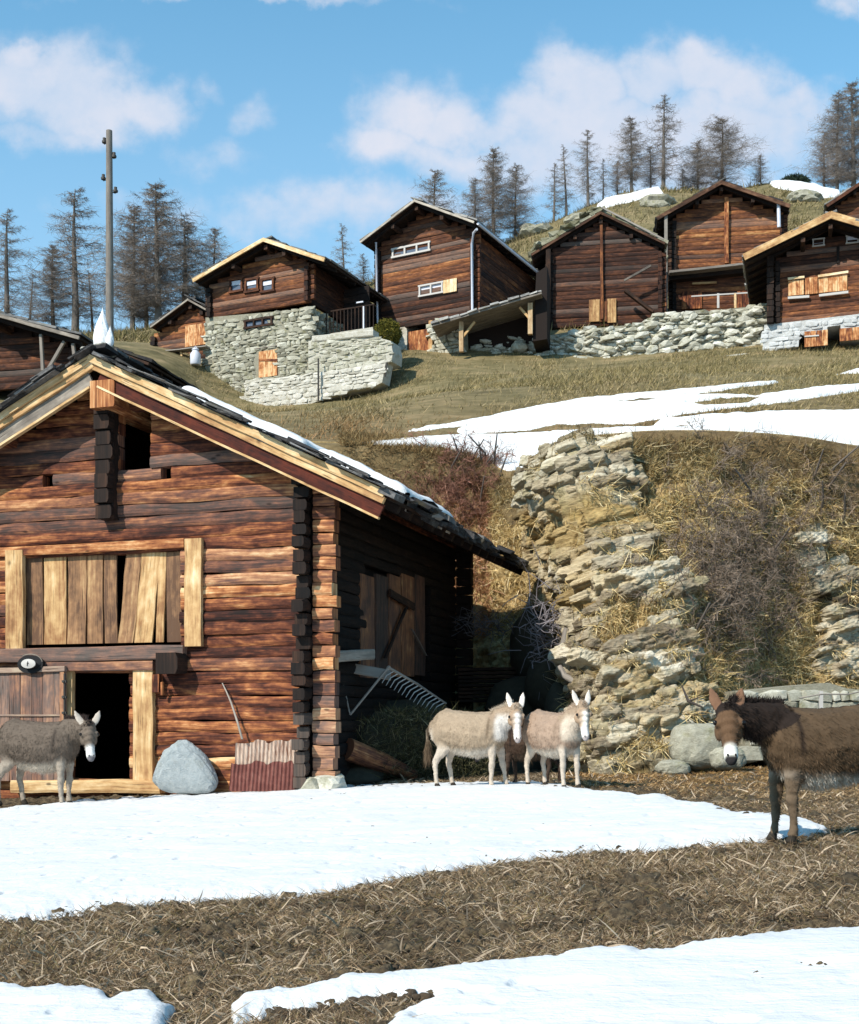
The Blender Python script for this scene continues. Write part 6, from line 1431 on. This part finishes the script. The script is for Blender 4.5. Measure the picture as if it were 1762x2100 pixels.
    # crossed shoulder stripe and back stripe
    w = (np.exp(-((co[:,0]-.31-.05*(co[:,2]-.8))/.020)**2)*sst(.66,.80,co[:,2])*(zone == 'body') + np.exp(-(co[:,1]/.02)**2)*(co[:,2] > 1.0)*(co[:,0] < .35))[:,None]; w = np.clip(w,0,1)*cols.get('stripew',.8); col = col*(1-w)+St*w
    if 'chest' in cols:
        w = (sst(.36,.44,co[:,0])*sst(1.12,.98,co[:,2])*sst(.66,.74,co[:,2])*np.isin(zone,['body','neck']))[:,None]; col = col*(1-w)+np.array(cols['chest'])*w
    if 'neckdark' in cols:
        w = (np.isin(zone,['neck'])*1.0)[:,None]*.9; col = col*(1-w)+np.array(cols['neckdark'])*w
    # inner ears lighter
    m_ = (zone == 'ear') & ((nrm@fz) > .45); col[m_] = np.array(cols.get('earin', (.4,.33,.26)))
    col = np.clip(col*(1+.30*blot+.12*RN.normal(size=(n,1))*.5), 0, 1)
    pc = (~np.isin(zone,['ear','muz','tip','hoof','head','brow']))[:,None]
    co2 = co+nrm*d[:,None]*pc
    me.vertices.foreach_set('co', co2.astype(np.float32).ravel()); me.name = 'donkey_body'
    ca = me.color_attributes.new('Col','FLOAT_COLOR','POINT'); cc = np.ones((n,4),np.float32); cc[:,:3] = col; ca.data.foreach_set('color', cc.ravel())
    me.materials.clear(); me.materials.append(M['fur']); me.polygons.foreach_set('use_smooth', np.ones(len(me.polygons), bool)); me.update()
    root = thing(name, label, 'donkey', pos, yaw, group); root.scale = (scale,)*3
    bo_ = bpy.data.objects.new('body', me); C.objects.link(bo_); bo_.parent = root
    # coat hairs
    idx = RN.integers(0, n, fur_n*2); okf = ~np.isin(zone[idx], ['hoof','tip','muz','ear']); idx = idx[okf][:fur_n]; hdm = np.isin(zone[idx],['head','brow','fleg','hleg'])
    dv = nrm[idx]*.45+np.array((-.5,0,-.75))+RN.normal(size=(len(idx),3))*.22; Lh = RN.uniform(.6,1.3,len(idx))*fluff*np.where(hdm,.5,1)
    Lh = Lh*(1+.25*sst(.72,.6,co[idx,2])*(~np.isin(zone[idx],['fleg','hleg'])))
    blades('coat', co2[idx]-nrm[idx]*.004, dv, Lh, np.full(len(idx), .0055), np.clip(col[idx]*RN.uniform(.72,1.25,(len(idx),1)),0,1), 2, .25, mat=M['fur'], parent=root)
    # mane: short upright brush down the neck, forelock between the ears
    nm = 1500; t = RN.random(nm); crest = np.where((t<.5)[:,None], base+(mid-base)*(t*2)[:,None], mid+(poll-mid)*((t-.5)*2)[:,None])
    upn = np.cross(nd, np.cross(np.array((0,0,1.)), nd)); upn /= np.linalg.norm(upn); crest = crest+upn*np.interp(t,[0,.5,1],[.16,.125,.09])[:,None]+RN.normal(size=(nm,3))*.012
    blades('mane', crest, upn+RN.normal(size=(nm,3))*.25-nd*.2, RN.uniform(.05,.09,nm), np.full(nm,.008), pal(nm,[mane]), 2, .3, mat=M['fur'], parent=root)
    nf = 420; fb = H(-.03,0,.05)+RN.normal(size=(nf,3))*.022; blades('forelock', fb, fx*.8+fz*.5+RN.normal(size=(nf,3))*.35, RN.uniform(.04,.085,nf), np.full(nf,.007), pal(nf,[mane]), 2, .3, mat=M['fur'], parent=root)
    # tail
    mb = MB(); tp = [(-.655,0,.94),(-.72,.01,.84),(-.72,.015,.66),(-.70,.02,.50)]; mb.tube(tp, [.030,.026,.020,.014], 7, .5); to = mb.build('tail', M['fur'], root)
    ta = to.data.color_attributes['Col']; 
    for q in ta.data: q.color = (*[float(x) for x in B_*.9], 1)
    nt_ = 500; tb = np.array(tp[2])+np.array((0,0,1.))*RN.uniform(-.16,.06,(nt_,1))+RN.normal(size=(nt_,3))*.012; blades('tail_tuft', tb, np.array((0,0,-1.))+RN.normal(size=(nt_,3))*.14, RN.uniform(.12,.26,nt_), np.full(nt_,.007), pal(nt_,[St]), 2, .2, mat=M['fur'], parent=to)
    # eyes and nostrils
    for s_ in (-1,1):
        mb = MB(); v, f = ICO[2]; c = H(.125, s_*.106, .040); mb.add(v*.022+c, f.tolist(), None, (.5,.5,0), True); mb.build('eye', M['eye'], root)
        mb = MB(); c = H(.437, s_*.030, .030); mb.add((v*np.array((.012,.008,.008)))@np.array(A)+c, f.tolist(), None, (.5,.5,0), True); mb.build('nostril', M['eye'], root)
    return root
GREY = dict(body=(.115,.088,.068), leg=(.30,.25,.20), belly=(.50,.43,.35), muz=(.66,.63,.59), tip=(.12,.11,.12), neck=(.125,.097,.075), head=(.135,.104,.080), ear=(.10,.08,.065), stripe=(.03,.022,.018), earin=(.42,.36,.30), tipw=.95, stripew=.6)
PALE = dict(body=(.30,.225,.155), leg=(.44,.37,.30), belly=(.55,.48,.40), muz=(.66,.60,.55), tip=(.25,.20,.20), neck=(.29,.21,.145), head=(.30,.205,.135), ear=(.22,.15,.11), stripe=(.14,.095,.06), earin=(.62,.55,.48), blaze=(.70,.65,.60), chest=(.58,.53,.48), tipw=.7, stripew=.7, rump=.7)
PALE2 = dict(PALE, body=(.285,.20,.145), chest=(.52,.43,.34), blaze=(.74,.68,.60), stripew=.3)
BROWN = dict(muz0=.30, neckdark=(.022,.015,.012), body=(.085,.054,.031), leg=(.13,.09,.058), belly=(.62,.55,.46), muz=(.72,.68,.60), tip=(.025,.022,.022), neck=(.04,.024,.016), head=(.11,.062,.034), ear=(.07,.035,.02), stripe=(.012,.008,.007), earin=(.16,.085,.05), tipw=1.0, stripew=.85)
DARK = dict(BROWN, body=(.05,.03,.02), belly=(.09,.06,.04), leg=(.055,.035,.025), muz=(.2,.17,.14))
def at_ground(u, Y, dz=0): x = (u-CU)/F*Y; return (x, Y, gz(x, Y)+dz)
# body yaw: 0 looks to the right of the frame, -90 looks at the camera
donkey('donkey', 'grey brown donkey with a white muzzle standing in front of the open stable door', at_ground(86, 20.4), math.radians(-16), 1.28, GREY, neck_yaw=-20, neck_len=.34, neck_up=.22, head_yaw=-30, head_pitch=-56, legs=dict(fl=(-.02,0),fr=(.02,0),hl=(.12,0),hr=(-.10,0)), ear_spread=.50, mane=(.05,.035,.03))
donkey('donkey', 'pale tan donkey with a white blaze standing side on, left of the pale pair', at_ground(970, 18.9), math.radians(-24), 1.08, PALE, neck_yaw=-18, neck_len=.32, neck_up=.60, head_yaw=-42, head_pitch=-68, legs=dict(fl=(.12,.02),fr=(-.02,0),hl=(.10,.02),hr=(-.04,0)), ear_spread=.26, mane=(.42,.34,.26), belly=1.06, fluff=.028)
donkey('donkey', 'pale tan donkey facing us beside the rock, right of the pale pair', at_ground(1138, 18.4), math.radians(-60), 1.04, PALE2, neck_yaw=0, neck_len=.32, neck_up=.78, head_yaw=-16, head_pitch=-70, legs=dict(fl=(.06,.0),fr=(.02,0),hl=(.04,.02),hr=(-.04,0)), ear_spread=.30, mane=(.40,.30,.22), belly=1.08, fluff=.028)
donkey('donkey', 'dark brown donkey mostly hidden in shade behind the two pale donkeys', at_ground(1085, 20.3), math.radians(160), .86, DARK, neck_yaw=10, neck_len=.42, neck_up=-.25, head_yaw=10, head_pitch=-60, legs=dict(fl=(.1,0),fr=(-.05,0),hl=(.10,0),hr=(-.10,0)), ear_spread=.4, mane=(.03,.02,.015))
donkey('donkey', 'dark brown donkey with a white muzzle, cut off by the right edge', at_ground(1688, 10.75), math.radians(180+12), 1.07, BROWN, neck_yaw=18, neck_len=.50, neck_up=.20, head_yaw=52, head_pitch=-50, legs=dict(fl=(-.02,.0),fr=(.03,0),hl=(.05,0),hr=(-.10,0)), ear_spread=.30, ear_len=.20, mane=(.02,.014,.012), fur_n=26000, fluff=.040, legw=1.15)

# ------------------------------------------------------------------ bare bushes on the bank
def bare_bush(name, label, u, v, ru, rv, n_stems, seed, col, rise=.4, reach=.8, parent_off=.0, twig=1.0, L0=1.3):
    rr = np.random.default_rng(seed); p0, *_ = cliff_xyz(np.array([u]), np.array([v])); O_ = p0[0].copy()
    V = []; Fc = []; Cc = []
    def seg(a, b, ra, rb, c):
        t = b-a; l = np.linalg.norm(t)+1e-9; q = np.cross(t/l, rr.normal(size=3)); q /= np.linalg.norm(q)+1e-9; w = np.cross(t/l, q); k = len(V)
        for j in range(3): an = 2.094*j; V.append(a+(q*math.cos(an)+w*math.sin(an))*ra)
        for j in range(3): an = 2.094*j; V.append(b+(q*math.cos(an)+w*math.sin(an))*rb)
        for j in range(3): Fc.append((k+j, k+(j+1)%3, k+3+(j+1)%3, k+3+j))
        Cc.extend([c]*6)
    # stems root all over the bank within an ellipse
    us = u+rr.normal(0, ru*.42, n_stems); vs = v+rr.normal(0, rv*.42, n_stems); roots, *_ = cliff_xyz(us, np.clip(vs, 905, 1570))
    for k in range(n_stems):
        p = roots[k]-O_; d = np.array((rr.normal(0,.5), -reach*rr.uniform(.3,1), rise+rr.normal(0,.45))); d /= np.linalg.norm(d); c = np.array(col)*rr.uniform(.5,1.3); L = L0*rr.uniform(.4,1.1); r = .011*rr.uniform(.6,1.5)
        steps = 6; st = L/steps
        for s_ in range(steps):
            d = d+rr.normal(0,.28,3)+np.array((0,0,-.05)); d /= np.linalg.norm(d); q = p+d*st; seg(p, q, r*(1-s_/steps*.7), r*(1-(s_+1)/steps*.7), c)
            for _ in range(int(4*twig)):
                m_ = p+(q-p)*rr.random(); td = d*.5+rr.normal(0,.8,3); td /= np.linalg.norm(td); tl = rr.uniform(.08,.34); e = m_+td*tl; c2 = np.array(col)*rr.uniform(.6,1.7); mid_ = (m_+e)/2+rr.normal(0,.02,3); seg(m_, mid_, .007, .005, c2); seg(mid_, e, .005, .0025, c2)
                if rr.random() < .6: e2 = mid_+(td+rr.normal(0,.7,3))*tl*.4; seg(mid_, e2, .0035, .0015, c2)
            p = q
    t = thing(name, label, 'bush', tuple(O_)); np_mesh('twigs', np.array(V), np.array(Fc), M['twig'], t, col=np.array(Cc)); 
    d0 = rr.normal(size=(5,3))
    for k in range(5): mb = MB(); p = roots[k]-O_; mb.tube([p+np.array((0,.2,-.1)), p+np.array((.05*d0[k,0],-.25,.25)), p+np.array((.3*d0[k,0],-.6,.7))], [.04,.03,.018], 6, .5, .5); mb.build('stem', M['dark'], t)
bare_bush('bare_bush', 'large tangled purple grey leafless bush covering the middle of the rocky bank', 1505, 1180, 150, 240, 340, 5, (.19,.145,.11), L0=1.25, twig=1.25)
bare_bush('bare_bush', 'reddish leafless shrub on the bank above the barn eave', 930, 1005, 130, 100, 150, 6, (.24,.12,.085), rise=.8, reach=.5, L0=.9)
bare_bush('bare_bush', 'grey leafless shrub at the upper right edge of the bank', 1735, 1010, 80, 90, 70, 8, (.24,.175,.12), L0=.9)
bare_bush('bare_bush', 'thin dry shrub at the top of the bank beside the snow gully', 985, 960, 60, 30, 40, 9, (.20,.14,.11), rise=1.2, reach=.3, L0=.7, twig=.6)

# low masonry wall with a white post and rope behind the brown donkey
fq = Fr(1540, 1462, 23.6, -4); lw = fq.thing('low_stone_wall', 'low weathered masonry wall behind the back of the brown donkey', 'wall')
WQ = [fq.front(u,v) for u,v in ((1530,1470),(1534,1416),(1700,1400),(1740,1412),(1860,1420),(1860,1560),(1530,1560))]
mb = MB(); slab_poly(mb, WQ, .02, 2.6, .55); mb.build('wall_core', M['mortar'], lw)
mb = MB(); stones(mb, WQ[0][0], WQ[4][0], WQ[5][1], max(p[1] for p in WQ), 0, inpoly(WQ), .22, .36, .10, (.62,.14)); mb.build('wall_stones', M['stone'], lw)
pp = thing('white_fence_post', 'short white fence post with a rope behind the brown donkey', 'fence post', tuple(gp(1684,1452,22.9))); O_ = np.array(pp.location)
mb = MB(); mb.box((0,0,.06),(.032,.03,.26),.6); mb.build('post', M['paint'], pp)
mb = MB(); mb.tube([gp(1640,1432,22.9)-O_, np.array((0,-.03,.26)), gp(1740,1424,22.9)-O_, gp(1800,1410,22.9)-O_], .014, 5, .7, .9); mb.build('rope', M['grey'], pp)
mb = MB(); v_, f_ = ICO[4]
for (u, v, Y, r3) in ((1432,1530,22.6,(.55,.45,.42)),(1490,1555,22.3,(.35,.3,.22)),(1380,1575,22.2,(.30,.25,.15))):
    mb = MB(); q = np.sign(v_)*np.abs(v_)**.75; q = q*(1+.3*(fbm(v_[:,0]*2+u, v_[:,2]*2.4+v_[:,1]*2, 5, 99)-.5))[:,None]; mb.add(q*np.array(r3), f_.tolist(), None, (.5,.5,0), False)
    o = mb.build('boulder', M['stone'], None); o.location = tuple(gp(u,v,Y)); tag(o, {1432:'large pointed grey boulder at the rock foot left of the brown donkey head',1490:'smaller boulder under the brown donkey muzzle at the rock foot',1380:'flat low boulder at the rock foot, leftmost of three'}[u], 'boulder')
# bent dark branch sticking out of the rock beside the brown donkey
mb = MB(); a = gp(1398,1405,22.4); mb.tube([gp(1398,1405,22.4)-a, gp(1412,1438,22.3)-a, gp(1440,1450,22.2)-a], [.012,.03,.02], 6, .4, .2); mb.tube([gp(1412,1438,22.3)-a, gp(1442,1428,22.1)-a], [.02,.008], 5, .4, .2)
o = mb.build('dead_branch', M['dark'], None); o.location = tuple(a); tag(o, 'dark forked dead branch against the rock left of the brown donkey', 'branch')
